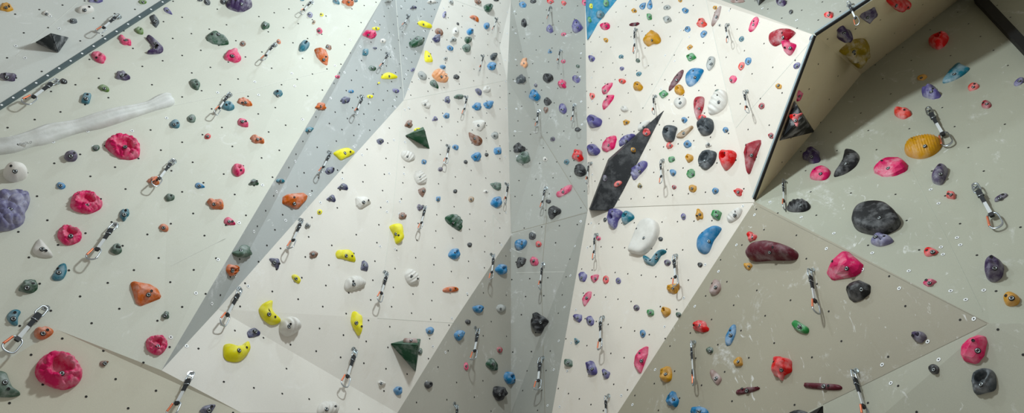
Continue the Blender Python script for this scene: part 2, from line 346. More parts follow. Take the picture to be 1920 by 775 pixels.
# ---------------------------------------------------------------- bolts
def bolt_mesh():
    vs, fs, mi = [], [], []
    k = 14
    rings = [(.0125, -.004), (.0125, .0012), (.0092, .0016), (.0086, .0026), (.0066, .0026), (.0060, .0012), (.0028, .0012), (.0024, .0020), (.0, .0020)]
    mats = [0, 0, 1, 1, 1, 0, 0, 0]
    for r, z in rings:
        for i in range(k): a = 2 * math.pi * i / k; vs.append((r * math.cos(a), r * math.sin(a), z))
    for q in range(len(rings) - 1):
        for i in range(k):
            j = (i + 1) % k; fs.append([q * k + i, q * k + j, (q + 1) * k + j, (q + 1) * k + i]); mi.append(mats[q])
    me = mesh('bolt', vs, fs, True); me.materials.append(M_dsteel); me.materials.append(M_steel)
    me.polygons.foreach_set('material_index', mi); return me
BOLT = bolt_mesh()
SHOLE = mesh('screw_hole', [(r * math.cos(i * math.pi / 5), r * math.sin(i * math.pi / 5), z) for r, z in ((.0062, -.003), (.0062, .0006), (.0048, .0008), (.004, -.001)) for i in range(10)], [[q * 10 + i, q * 10 + (i + 1) % 10, q * 10 + 10 + (i + 1) % 10, q * 10 + 10 + i] for q in range(3) for i in range(10)] + [[30 + i for i in range(10)]]); SHOLE.materials.append(M_dsteel)

# ---------------------------------------------------------------- holds
def ell(cx, cy, l, w, a, kind, rn):
    a = math.radians(a); out = []
    n = {'f': 9, 'k': 4, 't': 3}.get(kind, 16)
    ph = rn.uniform(0, 6.28)
    for i in range(n):
        th = 2 * math.pi * i / n
        if kind == 'k':
            x, y = [(1, 1), (-1, .9), (-.92, -1), (.9, -.88)][i]; x *= .88; y *= .88
        elif kind == 't':
            x, y = [(1.02, .55), (-1, .85), (-.1, -1.05)][i]
        elif kind == 'f':
            r = rn.uniform(.86, 1.1); th += rn.uniform(-.17, .17); x, y = r * math.cos(th), r * math.sin(th)
        elif kind == 'd':
            x, y = math.cos(th), math.sin(th); y *= (.62 - .38 * x) / .8; 
        elif kind == 'b':
            x, y = math.cos(th), math.sin(th); y = y - .32 * (1 - x * x) if y > 0 else y - .12 * (1 - x * x); y += .1
        elif kind == 'c':
            x, y = math.cos(th), math.sin(th); y = y * .8 - .55 * (1 - x * x) + .25
        else:
            am = {'l': .13, 'j': .07, 'r': .04, 's': .05, 'P': .12, 'C': .08, 'H': .2}.get(kind, .035)
            r = 1 + am * math.sin(3 * th + ph) + am * .7 * math.sin(5 * th + ph * 2.3); x, y = r * math.cos(th), r * math.sin(th)
        x *= l / 2; y *= w / 2
        out.append((cx + x * math.cos(a) - y * math.sin(a), cy + x * math.sin(a) + y * math.cos(a)))
    return out
def resample(P, n, smooth):
    out = []; m = len(P)
    if smooth:
        for i in range(m):
            p0, p1, p2, p3 = (P[(i + k) % m] for k in (-1, 0, 1, 2))
            for k in range(8):
                t = k / 8
                out.append(tuple(.5 * (2 * b + (c - a) * t + (2 * a - 5 * b + 4 * c - d) * t * t + (3 * b - a - 3 * c + d) * t ** 3) for a, b, c, d in zip(p0, p1, p2, p3)))
    else:
        for i in range(m):
            (ax, ay), (bx, by), (cx, cy) = P[i - 1], P[i], P[(i + 1) % m]; e = .16
            out += [(bx + (ax - bx) * e, by + (ay - by) * e), ((bx * 6 + (ax + cx) * .45 * 1) / 6.9, (by * 6 + (ay + cy) * .45) / 6.9), (bx + (cx - bx) * e, by + (cy - by) * e)]
    m = len(out); seg = [math.dist(out[i], out[(i + 1) % m]) for i in range(m)]; tot = sum(seg); res = []; i = 0; acc = 0
    for k in range(n):
        d = tot * k / n
        while acc + seg[i] < d: acc += seg[i]; i += 1
        t = (d - acc) / max(seg[i], 1e-9); a, b = out[i], out[(i + 1) % m]; res.append((a[0] + (b[0] - a[0]) * t, a[1] + (b[1] - a[1]) * t))
    return res
def near_seg(p, S):
    best = None
    if len(S) == 1: return S[0]
    for a, b in zip(S, S[1:]):
        dx, dy = b[0] - a[0], b[1] - a[1]; t = max(0, min(1, ((p[0] - a[0]) * dx + (p[1] - a[1]) * dy) / max(dx * dx + dy * dy, 1e-9)))
        q = (a[0] + dx * t, a[1] + dy * t); d = math.dist(p, q)
        if best is None or d < best[0]: best = (d, q)
    return best[1]
HOLDS = []
DOME = {'o': 2.2, 'l': 2.0, 'f': 1.5, 'j': 2.3, 'd': 1.9, 't': 1.6, 'k': 3.2, 'b': 2.2, 'c': 2.0, 's': 2.0, 'r': 2.6, 'R': 2.6, 'C': 2.6, 'P': 2.4, 'H': 2.2, 'F': 4.5}
def build_hold(tile, kind, cc, poly, pxsize, hf, chalk, spine, lname, seed):
    rn = random.Random(seed)
    sm = kind not in 'fkt'; flat = kind == 'F'
    n = 36 if pxsize < 14 else 48 if pxsize < 30 else 72 if pxsize < 45 else 128
    T_ = resample(poly, n, sm or kind == 'k' and len(poly) > 6)
    xs = [p[0] for p in T_]; ys = [p[1] for p in T_]; bb = (min(xs), max(xs), min(ys), max(ys))
    cx, cy = (bb[0] + bb[1]) / 2, (bb[2] + bb[3]) / 2
    ax = sum(xs) / n; ay = sum(ys) / n
    s = surf_at(ax, ay)
    # principal axis in the frame
    sxx = sum((x - ax) ** 2 for x in xs); syy = sum((y - ay) ** 2 for y in ys); sxy = sum((x - ax) * (y - ay) for x, y in zip(xs, ys))
    th = .5 * math.atan2(2 * sxy, sxx - syy); ux, uy = math.cos(th), math.sin(th)
    A = [(x - ax) * ux + (y - ay) * uy for x, y in T_]; B = [-(x - ax) * uy + (y - ay) * ux for x, y in T_]
    la, lb = (max(A) - min(A)) / 2, (max(B) - min(B)) / 2
    if spine: S = spine
    else:
        e = max(0, la - lb) * .85; m0 = ((max(A) + min(A)) / 2)
        S = [(ax + ux * (m0 - e), ay + uy * (m0 - e)), (ax + ux * (m0 + e), ay + uy * (m0 + e))] if e > .15 * la else [(ax, ay)]
    O = hit(s, ax, ay); Nn = s[2]
    z = (R3i @ (O - CAM)).z; m_px = z / F
    eu = (hit(s, ax + 1, ay) - O); ev = (hit(s, ax, ay + 1) - O)
    half = lb * (eu.length + ev.length) / 2 * 1.0
    Hh = half * 2 * hf * min(1.0, max(.62, Nn.dot((CAM - O).normalized()) * 1.25))
    rings = 5 if kind in 'f' and n < 60 else 10 if n < 72 else 18
    pw = DOME[kind]
    def ringpt(p, t, tgt): return (p[0] + (tgt[0] - p[0]) * t, p[1] + (tgt[1] - p[1]) * t)
    def dome(t): return (1 - (1 - t) ** pw) ** (1 / pw)
    Q = list(T_); SS = list(S)
    ts = [1 - math.cos(math.pi / 2 * i / (rings)) for i in range(rings + 1)]; ts = [min(1, t * 1.0) for t in ts]
    if kind in 'ft': ts = [0, .1, .34, .62, .86, 1.0]; rings = 5
    for it in range(4):                                   # fit the footprint so that the domed shape covers the outline
        mnx = mny = 1e9; mxx = mxy = -1e9
        for p in Q[::2]:
            tg = near_seg(p, SS)
            for t in (0, ts[1], ts[2], ts[len(ts) // 2], .97):
                q = ringpt(p, t, tg); X = hit(s, *q) + Nn * (Hh * dome(t)); x, y = proj(X)
                mnx = min(mnx, x); mxx = max(mxx, x); mny = min(mny, y); mxy = max(mxy, y)
        fx = min(1.15, max(.8, (bb[1] - bb[0]) / (mxx - mnx))); fy = min(1.15, max(.72, (bb[3] - bb[2]) / (mxy - mny)))
        mx_, my_ = (mnx + mxx) / 2, (mny + mxy) / 2
        fn = lambda p: (cx + (p[0] - mx_) * fx, cy + (p[1] - my_) * fy)
        Q = [fn(p) for p in Q]; SS = [fn(p) for p in SS]
    ax = sum(p[0] for p in Q) / n; ay = sum(p[1] for p in Q) / n; O = hit(s, ax, ay)
    T1 = Nn.orthogonal().normalized(); T2 = Nn.cross(T1)
    off = Vector((rn.uniform(-50, 50), rn.uniform(-50, 50), rn.uniform(-50, 50)))
    # pockets, in footprint-relative coordinates
    pockets = []
    if kind == 'j': pockets = [(rn.uniform(-.15, .15) * la, -.12 * lb, .34 * lb + .0, .75)]
    if kind in 'rR': pockets = [(0.04 * la, -.12 * lb, None, .78)]
    if kind == 'P': pockets = [(-.4 * la, -.2 * lb, .2 * lb, .7), (0, .1 * lb, .26 * lb, .8), (.4 * la, -.15 * lb, .2 * lb, .7), (.15 * la, -.55 * lb, .16 * lb, .5), (-.1 * la, .6 * lb, .16 * lb, .5)]
    vs = []
    fq = 1.0 / max(half, 1e-4)
    for t in ts:
        last = t >= .999
        for i, p in enumerate(Q):
            tg = near_seg(p, SS); q = ringpt(p, t, tg)
            X = hit(s, *q); d = dome(t); h = Hh * d
            L3 = (X - O) * fq + off; amp = 0.0; side = 0.0
            if kind in 'lH': amp = .32 * noise.noise(L3 * 1.15) + .20 * noise.noise(L3 * 2.8)
            elif kind in 'o': amp = .07 * noise.noise(L3 * 1.1)
            elif kind in 'bdc': amp = .12 * noise.noise(L3 * 1.2)
            elif kind in 'j': amp = .16 * noise.noise(L3 * 1.5)
            elif kind in 'f': amp = .42 * noise.noise(L3 * .9)
            elif kind in 't': amp = .1 * noise.noise(L3)
            elif kind in 'k': amp = .14 * noise.noise(L3 * 1.1)
            elif kind in 'P': amp = .12 * noise.noise(L3 * 1.6)
            dx, dy = q[0] - ax, q[1] - ay
            if kind == 's':
                along = dx * ux + dy * uy; across = -dx * uy + dy * ux
                w = (along / la * 5.5 + .35 * (across / max(lb, 1e-3)) ** 2) * 3.1416
                amp = (.028 * math.sin(w * 2.6) if cc == 'go' else .075 * math.sin(w * (1.0 if pxsize > 20 else .75))) + .08 * noise.noise(L3)
            if kind in 'CRr':
                fr = {'C': 2.4, 'R': 2.1, 'r': 2.3}[kind]
                dd = noise.voronoi(L3 * fr)[0]; crease = min(1, (dd[1] - dd[0]) * 2.6)
                amp = (.16 if kind != 'r' or cc != 'sl' else .04) * (crease - .6)
            for (pxo, pyo, pr, dep) in pockets:
                if pr is None:
                    ea = (dx * ux + dy * uy - pxo) / (la * .50); eb = (-dx * uy + dy * ux - pyo) / (lb * .42); rr = math.hypot(ea, eb) * (1 + .16 * math.sin(3 * math.atan2(eb, ea) + seed))
                else: rr = math.hypot((dx * ux + dy * uy - pxo) / pr, (-dx * uy + dy * ux - pyo) / pr)
                if rr < 1.25:
                    k = 1 / (1 + math.exp((rr - .86) * 16)); h -= Hh * dep * k; amp *= (1 - .7 * k)
                elif pr is None and rr < 1.5: amp += .08
            if kind == 'H':
                g = math.sin((dx * ux + dy * uy) / la * 9 + dy / lb * 2); amp += .09 * g
            h += half * amp * min(1, d * 1.25)
            h = max(h, half * .02 if t > 0 else 0)
            if t == 0: h = -.004
            if kind in 'lCrRH' and 0 < t < .9:
                X = X + (X - O).normalized() * half * amp * .25
            vs.append(X + Nn * h - O)
            if last and len(SS) == 1: pass
    nr = len(ts); fs = []
    for r in range(nr - 1):
        for i in range(n):
            j = (i + 1) % n; fs.append([r * n + i, r * n + j, (r + 1) * n + j, (r + 1) * n + i])
    me = mesh('climbing_hold', vs, fs, kind not in 'ft')
    bm = bmesh.new(); bm.from_mesh(me)
    bmesh.ops.remove_doubles(bm, verts=bm.verts, dist=half * .035)
    if kind in 'ft' and pxsize > 9:
        bmesh.ops.dissolve_limit(bm, angle_limit=math.radians(17), verts=bm.verts, edges=bm.edges)
        bmesh.ops.triangulate(bm, faces=bm.faces)
    bmesh.ops.recalc_face_normals(bm, faces=bm.faces)
    if kind in 'sCrRPjlHk' and pxsize > 12:
        for f in bm.faces: f.smooth = True
    bm.normal_update(); bm.to_mesh(me); 
    small = pxsize < 12.4
    o = link('climbing_foothold' if small else 'climbing_hold', me, M_resin, loc=O)
    # bolt: the vertex of the shell that faces out nearest to the wanted place
    bt = None
    if pxsize >= 5.5:
        if pockets and kind in 'jP': tx, ty = ax + pockets[0][0] * ux, ay + pockets[0][0] * uy + (0 if kind == 'j' else .1 * lb)
        elif kind in 'rR': tx, ty = ax + ux * la * .05, ay + lb * .42
        else:
            tx, ty = near_seg((ax + rn.uniform(-.2, .2) * la, ay), SS); tx += cx - ax; ty += cy - ay + rn.uniform(-.12, .12) * lb
        best = None
        for v in bm.verts:
            if v.normal.dot(Nn) < .25 or v.co.dot(Nn) < Hh * (.35 if not pockets else .05): continue
            x, y = proj(O + v.co + Nn * 0); foot = proj(O + v.co - Nn * (v.co.dot(Nn)))
            if kind not in 'jPrR':
                foot = (x, y)
                if v.normal.dot((CAM - O).normalized()) < .35: continue
            d = math.hypot(foot[0] - tx, foot[1] - ty)
            if best is None or d < best[0]: best = (d, v.co.copy(), v.normal.copy())
        if best:
            b = bpy.data.objects.new('bolt', BOLT); col.objects.link(b); b.parent = o
            b.location = best[1] + best[2] * .0012; b.rotation_euler = (best[2] * .5 + Nn * .5).normalized().to_track_quat('Z', 'Y').to_euler()
            sc = .85 if pxsize > 20 else .68 if pxsize > 10 else .5; b.scale = (sc,) * 3
        if pxsize > 17 and kind not in 'rRC':
            tx2, ty2 = ax + ux * la * .38 * rn.choice((-1, 1)), ay + uy * la * .38 + lb * .1
            c2 = [(math.dist(proj(O + v.co - Nn * (v.co.dot(Nn))), (tx2, ty2)), v.co.copy(), v.normal.copy()) for v in bm.verts if v.normal.dot(Nn) > .2 and v.co.dot(Nn) > Hh * .4]
            if c2:
                q2 = min(c2, key=lambda q: q[0]); b = bpy.data.objects.new('screw_hole', SHOLE); col.objects.link(b); b.parent = o
                b.location = q2[1] + q2[2] * .0012; b.rotation_euler = q2[2].to_track_quat('Z', 'Y').to_euler()
    bm.free()
    cname, c = COL[cc]
    f = 1 + rn.uniform(-.07, .07); lin = [v * (.84 if cc not in ('wh', 'yl', 'pe') else 1) for v in srgb(c)]; lin = [max(0, v - .12 * (sum(lin) / 3 - v) * (cc not in ('wh', 'bk', 'sl', 'gy'))) for v in lin]; o.color = tuple(min(1, v * f) for v in lin) + (chalk,)
    HOLDS.append(dict(o=o, x=cx, y=cy, c=cname, k=kind, size=pxsize, L=lname, wall=s[3], small=small, hw=(bb[1] - bb[0]) / 2, hh=(bb[3] - bb[2]) / 2))
    return o

CAT = """A1 l go 45,57 90,60,15
A1 l wh 337,100 60,32,20
A1 o wh 622,70 120,68,-5 h.6
A1 l pu 697,2 95,42,0
A1 f sl 533,153 68,44,10
A1 o ol 1035,14 60,34,5
A1 d pu 1222,82 78,38,40
A1 f sl P1083,118 1122,100 1163,160 1135,207 1105,180
A1 j ol 1012,223 70,50,35
A1 l pk 905,298 110,50,35
A1 c pl P1062,262 1080,257 1110,275 1165,320 1187,362 1160,390 1085,397 1066,385 1095,368 1108,350 1100,320 S1078,268 1110,300 1150,350 1125,382 1078,388 h.32 L=purple boomerang hold
A1 j pk 718,415 115,75,35
A1 l pl 888,553 105,65,20
A1 b ol 755,643 85,50,25
A1 o bk 463,592 55,38,25
A1 l pl 60,558 120,65,5
A1 k te 625,715 95,75,-80
A2 o sl 265,15 55,40,50
A2 o sl 213,2 40,18,0
A2 o bk 382,10 45,45,0
A2 s pl 495,30 190,110,5 h.6 L=big purple ribbed shell
A2 l gn 686,186 62,58,20
A2 f gn P250,270 300,225 335,222 390,270 428,325 370,335 310,325 262,298 L=big green leaf-shaped hold
A2 o br 524,318 42,42,0
A2 l pk 448,407 120,95,35
A2 j gn 177,612 90,65,55
A2 d te 1205,12 60,45,40
A2 o lv 1012,108 46,36,50
A2 o yl 1097,106 30,24,40
A2 f cm 1040,162 38,26,-70
A2 f pk 1080,223 52,40,50
A2 o or 785,303 38,28,60
A2 j te 968,335 92,68,-55
A2 f br 1148,343 56,38,40
A2 f or P1040,350 1085,342 1135,365 1147,440 1140,480 1105,465 1055,410 L=upper orange wedge hold
A2 o pk 1213,558 32,24,10
A2 f te 780,677 78,60,10
A2 l or 535,742 110,50,25
A2 o te 955,1 30,14,0
B2 j te 417,35 90,72,20
B2 l or 1095,38 70,55,10
A3 l or 50,12 85,60,20
A3 o te 105,5 28,22,0
A3 l gy 340,10 50,24,0
A3 l wh 655,12 65,25,0
A3 t nv 523,53 62,34,0
A3 o yl 252,208 58,26,5
A3 l pk 205,250 95,62,15
A3 o wh 302,298 44,34,15
A3 o nv 243,350 32,16,10
A3 k te 174,380 62,50,-85
A3 f gn 225,497 66,44,15
A3 c yl P290,555 320,530 360,530 408,562 380,574 300,575
A3 o yl 273,603 18,14,0
A3 o bl 70,665 42,26,5
A3 o pu 395,660 52,30,20
A3 o yl 208,702 48,26,5
A3 l nv 27,730 65,48,5
A3 o pu 518,508 32,24,-40
A3 d yl P557,158 595,152 655,185 650,205 590,195 560,178
A3 f gn P490,305 520,272 550,262 605,300 590,330 540,350 495,345 h.6 L=upper green faceted block
A3 o gy 797,14 42,30,50
A3 f lv 748,108 52,32,-80
A3 o bk 846,173 24,16,50
A3 o br 710,233 68,46,40
A3 l nv 692,282 54,58,0
A3 c yl P607,372 625,375 648,400 665,440 655,453 607,445 L=upper yellow fin hold
A3 c or 968,135 75,40,30
A3 l br 992,13 52,34,20
A3 j gn 1067,57 66,64,0
A3 o bl 1055,188 44,50,0
A3 f bl 935,231 56,54,0
A3 o wh 830,228 48,60,0
A3 t gy 812,287 62,52,0
A3 j gn 920,291 56,50,30
A3 o gg 910,350 66,58,45
A3 o bl 790,350 52,34,30
A3 o gy 757,427 32,28,0
A3 f bl 736,488 46,32,20
A3 o gy 588,552 80,50,45
A3 s pe P660,535 690,502 740,515 775,570 765,600 705,595 665,560 L=peach shell-shaped hold
A3 d gn 678,616 82,50,45
A3 l bk 832,561 44,30,35
A3 f sl 1104,415 62,52,-60
A3 f bl 1090,484 70,68,0
A3 b nv 997,668 62,38,50
A3 j wh 1055,650 58,52,20
A3 l nv 770,727 52,38,60
A3 b gg 853,705 72,40,5 h.8
B3 l wh 615,22 72,48,50
B3 l bl 985,38 62,60,0
B3 l bl 1067,27 64,58,0
A3 o bk 1125,2 40,14,0
A4 f bl 78,34 60,56,0
A4 o bk 155,8 46,34,-20
A4 l rd 278,10 52,32,0
A4 l rd 377,23 36,34,0
A4 j bk 88,168 62,42,90
A4 f pu 277,213 58,58,0
A4 f pk 375,248 40,30,-10
A4 l pu P435,205 450,165 485,153 515,190 512,210 470,238 445,232 L=upper purple heart-shaped hold
A4 t bl 276,373 38,40,0
A4 l pe 88,458 70,50,85
A4 o pk 373,447 34,26,-10
A4 o gn 479,482 28,26,0
A4 l sl 62,580 72,60,10
A4 o pl 173,621 24,26,0
A4 j bk 262,565 78,68,-15
A4 l pk 367,612 62,60,-50
A4 f pu 466,577 66,56,10
A4 l bl 165,697 78,78,0
A4 f bk 258,738 68,60,50
B4 o pu 370,55 76,58,80
A4 o pk 528,18 50,40,90
A4 o yl 575,45 40,22,90
A4 o lg 683,22 56,40,90
A4 o lg 563,143 44,22,90
A4 o te 640,105 62,60,0
A4 f pk 680,192 76,60,-15
A4 f go 682,292 38,34,0
A4 f pu 580,427 50,52,0
A4 o te 793,412 38,26,-30
A4 o pu 799,499 34,28,-30
A4 o sa 801,590 54,38,10
A4 l sa 582,698 40,44,0
A4 f pk P655,690 655,640 690,605 735,598 730,625 690,680
A4 f pk P655,805 655,740 700,695 745,688 738,718 700,770
A4 f go 887,79 46,38,-10
A4 d bl 953,42 62,44,-50
A4 d bl 1003,32 72,44,-80
A4 k lg 998,122 56,44,85
A4 o gy 1127,55 56,36,-15
A4 k gy 1128,142 66,54,-25
A4 o go 1222,5 30,26,0
A4 f mr 892,177 88,28,-10
A4 l go P955,295 965,265 1000,258 1020,228 1060,240 1083,290 1060,318 1020,320 985,338 962,322 L=mustard heart-shaped hold
A4 o gn 915,441 32,32,0
A4 o te 922,538 44,30,-30
A4 j go 915,630 72,68,0
A4 d mr P1140,665 1150,620 1190,550 1240,508 1246,525 1225,575 1180,630 L=slim maroon blade hold
A4 j go 1218,656 72,78,0
A4 k lg 1102,685 74,50,-40
A4 o wh 1222,745 100,80,-40
A5 f bl 20,78 54,46,0
A5 f bl 36,213 56,42,-50
A5 k go 52,343 52,28,-40
A5 k lg 62,415 78,56,-30
A5 d bl P22,600 28,540 75,500 150,500 140,540 100,600 50,630 L=upper blue teardrop hold
A5 f go 235,56 40,36,-50
A5 d pg P212,195 212,160 235,90 277,43 278,70 255,140 L=dusty maroon sliver hold
A5 l sa 140,168 66,72,0
A5 b bl 153,248 62,40,-50
A5 o wh 268,182 26,24,0
A5 o gy 204,460 110,58,-70
A5 o gn 250,665 40,26,-35
A5 s wh P190,835 185,790 200,740 225,690 270,660 315,665 328,720 320,760 290,800 240,830 L=white scalloped shell hold
A5 d cr P80,745 95,712 130,700 157,710 157,750 150,790 125,850 108,877 90,830 80,780
B5 b rd 143,118 58,40,-15
A5 o pk 517,177 125,48,-60 L=long pink capsule hold
A5 o te 428,284 46,32,-55
A5 d cr P628,290 640,245 690,215 770,208 818,232 815,250 770,290 710,320 670,338 640,325 L=big crimson shark-fin hold
A5 l pk P722,300 765,288 775,310 825,320 820,350 780,402 740,390 725,350
A5 f rd 1065,108 78,58,-10
A5 o bk 787,87 38,26,-60
A5 f pg 398,8 110,36,0
A5 o pl 717,15 78,62,10
A5 o bl 476,445 60,44,-60
A5 o sa 427,481 66,40,-60
A5 f pk 363,578 72,54,-50
A5 o nv 938,281 46,30,-60
A5 o pu 830,478 60,38,-40
A5 f go 698,628 52,50,0
A5 l pk 847,695 80,34,-75
A5 l pl 1168,247 110,105,-45
A6 l om P-105,395 -60,340 0,292 95,280 122,320 118,370 60,440 10,480 -30,470 -40,420 L=big mustard boulder hold
B5 o cr 574,35 50,40,-50
A6 l rd P245,20 255,-4 410,-4 395,25 350,68 300,72
A6 f pl P40,130 60,100 160,50 180,90 170,130 90,165
A6 j rd P548,290 590,245 640,230 692,235 692,270 660,330 610,362 560,330 L=big red pocket hold
A6 o go 500,563 76,42,-20
A6 c te P648,605 680,550 730,480 770,458 800,480 848,497 800,545 720,590 L=teal shark-tooth hold
A6 l pu 570,672 125,110,15
A6 b sa 873,632 88,60,-25
B6 o cr 967,25 72,62,0
A6 o pu 1205,595 90,45,-40
B6 j sa 358,83 128,90,5
B1 o wh 110,513 180,150,0 h.75 L=white half-globe hold
B1 C lv P-60,660 0,652 110,642 190,655 217,700 205,760 180,810 180,850 165,890 90,935 0,947 -60,940 h.35 L=lavender cobbled boulder hold
B1 o pl 515,398 98,84,0 h.75
B1 o gn 697,340 56,46,-10
B1 o bl 443,615 66,48,25
B1 r pk 898,333 265,175,20 L=upper pink crater hold
B1 r pk 623,738 232,165,5 L=middle pink crater hold
B1 j gn 1232,700 72,56,0
B1 l or 1117,578 85,60,20
B2 b te 30,168 75,70,20
B2 o gg 152,127 64,60,40
B2 f pk 525,158 100,65,35
B2 o rd 268,256 46,42,-30
B2 l or 627,280 112,50,20
B2 j pk 490,500 96,88,50
B2 t gn 604,590 90,62,5
B2 d bl 213,617 74,46,15
B2 l or P265,720 300,710 370,715 385,780 340,785 295,775
B2 f te 1008,207 66,42,-15
B2 b te 798,580 64,34,5
B2 f or P808,730 810,695 850,672 955,660 998,690 985,730 920,790 870,775 808,745 h.5 L=orange rock on the grey strip
B2 f nv 1157,503 76,60,-25
B2 c yl P1182,375 1240,345 1290,340 1337,372 1310,395 1270,415 1235,430 1205,405
B3 t nv P-35,635 10,592 40,615 50,648 0,645
B2 t nv 1170,705 85,65,20
B3 t pu 680,127 52,46,0
B3 f bl 762,108 50,46,20
B3 l br 490,168 56,54,0
B3 o yl 550,205 50,24,-15
B3 f nv 282,292 60,50,0
B3 s wh 482,400 110,75,25
B3 f bl 600,442 46,40,20
B3 s wh 573,557 115,85,55
B3 f wh P948,145 1000,132 1052,142 1050,180 1010,225 975,205
B3 c br P925,225 950,245 1000,255 1025,290 1010,320 970,320 935,275 L=brown horn-shaped hold
B3 f gy 1116,250 64,58,50
B3 b bl 829,336 50,40,30
B3 f bl 1135,362 68,66,0
B3 l bl 980,405 64,66,0
B3 o bk 1055,389 30,26,50
B3 o bk 903,442 32,26,50
B3 o pl 719,495 34,32,0
B3 l gg 1124,617 78,50,25
B3 o wh 1050,657 36,24,10
B3 o bk 827,655 30,30,0
B3 k bl 704,709 38,40,0
B3 o cm 943,713 42,42,0
B3 f br P555,640 605,625 617,660 590,703 560,670
B3 f wh P97,695 150,690 185,705 223,740 190,765 130,790 100,760
C3 l pl 571,36 46,40,15
B3 j bl 1128,735 82,82,0
B4 l br 246,62 44,34,-80
B4 o bk 477,206 42,32,-10
B4 f pl 296,275 42,38,-30
B4 l bk 50,345 90,65,15
B4 j gg 84,412 100,88,-20
B4 l wh 240,422 34,32,0
B4 f te 398,442 46,40,-20
B4 l rd 480,397 78,88,0
B4 s bk 497,505 90,92,0 L=black ribbed half-round hold
B4 l pk P320,675 350,650 430,605 433,640 400,670 340,698
B4 f bk 266,730 40,34,0
C4 l bk P262,75 280,35 310,20 355,45 352,75 320,95 290,122 270,105
B4 j pu 597,148 112,92,10
B4 j wh 819,56 54,46,0
B4 l go 829,153 48,38,-15
B4 j pu 590,355 98,84,15
B4 f pk P652,345 665,300 700,265 755,245 765,280 745,345 690,375 655,360 L=pink faceted gem hold
B4 s pu P782,330 785,280 830,245 893,240 850,285
B4 o wh P915,215 930,160 990,140 1005,150 960,195
B4 r rd 978,226 58,58,0
B4 k go 882,354 42,40,0 h.9
B4 b sa 770,602 66,42,-30
B4 o pl 675,560 50,32,90
B4 s pu P865,520 870,485 910,465 945,435 982,440 978,480 920,540 885,573 865,550 L=lavender scalloped hold
B4 t om 930,612 44,44,0
B4 j sl P1092,245 1100,195 1140,173 1198,185 1190,230 1170,290 1130,298 1100,280 L=black kidney-shaped hold
B4 l sa 1145,323 46,44,0
B4 f lg 1160,425 60,48,-30
B4 f bl 1170,520 56,48,90
B4 o cr 1178,625 34,32,0
B5 k cm P-50,265 -20,230 75,175 78,195 30,245 0,270
B5 f bl 12,135 48,50,0
B5 P sl P105,160 150,125 212,125 228,190 200,240 140,250 108,210 L=black many-pocketed hold
B5 f bl 312,210 46,44,-40
B5 l cr 642,252 42,40,-60
B5 f bl 35,312 64,58,0
B5 t wh 187,315 60,52,-10
B5 j go 48,413 60,62,0
B5 f lg 62,527 76,60,-60
B5 f go 73,636 66,64,0
B5 r sl P117,435 130,385 180,357 240,365 247,400 225,455 170,500 130,480 L=black ringed snail-shaped hold
B5 j rd P265,385 285,355 330,358 375,360 393,390 370,450 305,502 270,440 c.4 L=red heart hold with a chalky dent
B5 f cr P437,360 470,310 570,275 573,310 540,420 475,545 445,450 c.3 L=big crimson blade hold
B5 o bl 238,652 52,44,-40
B5 l rd 406,660 62,58,0 c.4
B5 s bk P760,770 800,720 870,712 925,745 925,780 880,805 800,808 760,795 L=black clam-shaped hold
B5 l pl 943,397 122,115,0 c.4
B5 o pk P928,540 960,490 1020,468 1070,495 1072,530 1040,570 980,578 930,565
B5 c bk P1103,540 1130,500 1165,440 1180,355 1220,350 1265,370 1285,410 1270,455 1240,490 1180,530 1110,552 L=black horn-shaped hold
B6 s go P372,360 390,300 440,260 520,238 620,250 645,290 620,350 560,400 480,422 400,400 h.55 L=yellow ribbed egg hold
B6 f pk P145,485 190,430 240,400 350,400 400,450 390,505 300,548 220,555 150,525 L=pink rock beneath yellow egg
B6 o pl P570,570 590,510 640,455 688,470 675,540 640,608 590,600 h.8
B6 k sa 710,682 78,66,10 h.6
B6 b pl 1073,700 110,42,-30
C6 F bk 162,120 355,250,3 h.36 L=huge black oval hold
C1 l te 903,86 90,68,-70
C1 b or 1190,185 74,56,30
C1 r pk 503,240 180,140,10 L=small pink crater hold
C1 c wh P235,355 265,285 300,275 385,385 340,405 270,390 L=white curved wedge hold
C1 j gn 845,340 82,80,0
C1 c te P373,545 400,500 430,455 475,445 485,500 455,560 400,570 L=teal crescent hold
C1 l gn P132,635 160,585 205,562 265,575 272,630 225,662 160,650
C1 f or P945,580 970,572 1080,590 1150,625 1178,695 1080,740 1020,758 980,735 955,650 h.35 L=big orange slab hold
C2 d pk 430,142 90,62,25
C2 l gg P445,365 490,345 520,312 575,320 580,385 520,400 470,390
C2 P or 450,490 100,80,-5
C2 f nv P707,403 785,405 797,440 780,497 745,455
C2 l br 1035,380 60,52,0
C2 o yl 1082,70 38,38,0
C2 l gy 993,170 42,38,50
C2 b yl 912,555 82,46,45
C3 c yl P-43,375 -30,348 0,345 60,345 90,385 104,430 70,428 0,408 -30,405 L=flat yellow banana hold
C2 c yl P640,790 650,760 680,730 735,715 738,790 800,862 735,892 670,850 S690,750 690,800 740,850 L=yellow crescent hold
C3 l br 442,100 56,46,15
C3 c yl P350,170 435,158 455,250 445,290 405,298 385,240 h.6 L=upright yellow banana hold
C3 s gn P755,105 800,85 850,95 880,140 872,205 810,175 765,140 h.5 L=green ribbed leaf hold
C3 j bl 822,375 86,80,0
C3 o bk 932,308 36,34,50
C3 f nv P135,490 145,430 165,420 200,465 190,502 165,500
C3 s wh P18,610 40,550 100,532 160,565 172,605 110,635 40,645 L=white ribbed fan hold
C3 s wh 512,545 130,95,50 L=white ribbed oval hold
C3 b or 793,635 118,46,-3
C3 j bl 1165,487 90,78,0
D3 j bl 995,18 82,56,0
D3 o gy 1160,15 72,60,0
C4 j pu P690,110 710,60 760,45 805,65 800,95 770,130 755,180 730,195 700,165 L=purple ear-shaped hold
C4 j te P795,95 830,62 870,75 890,110 850,140 805,160
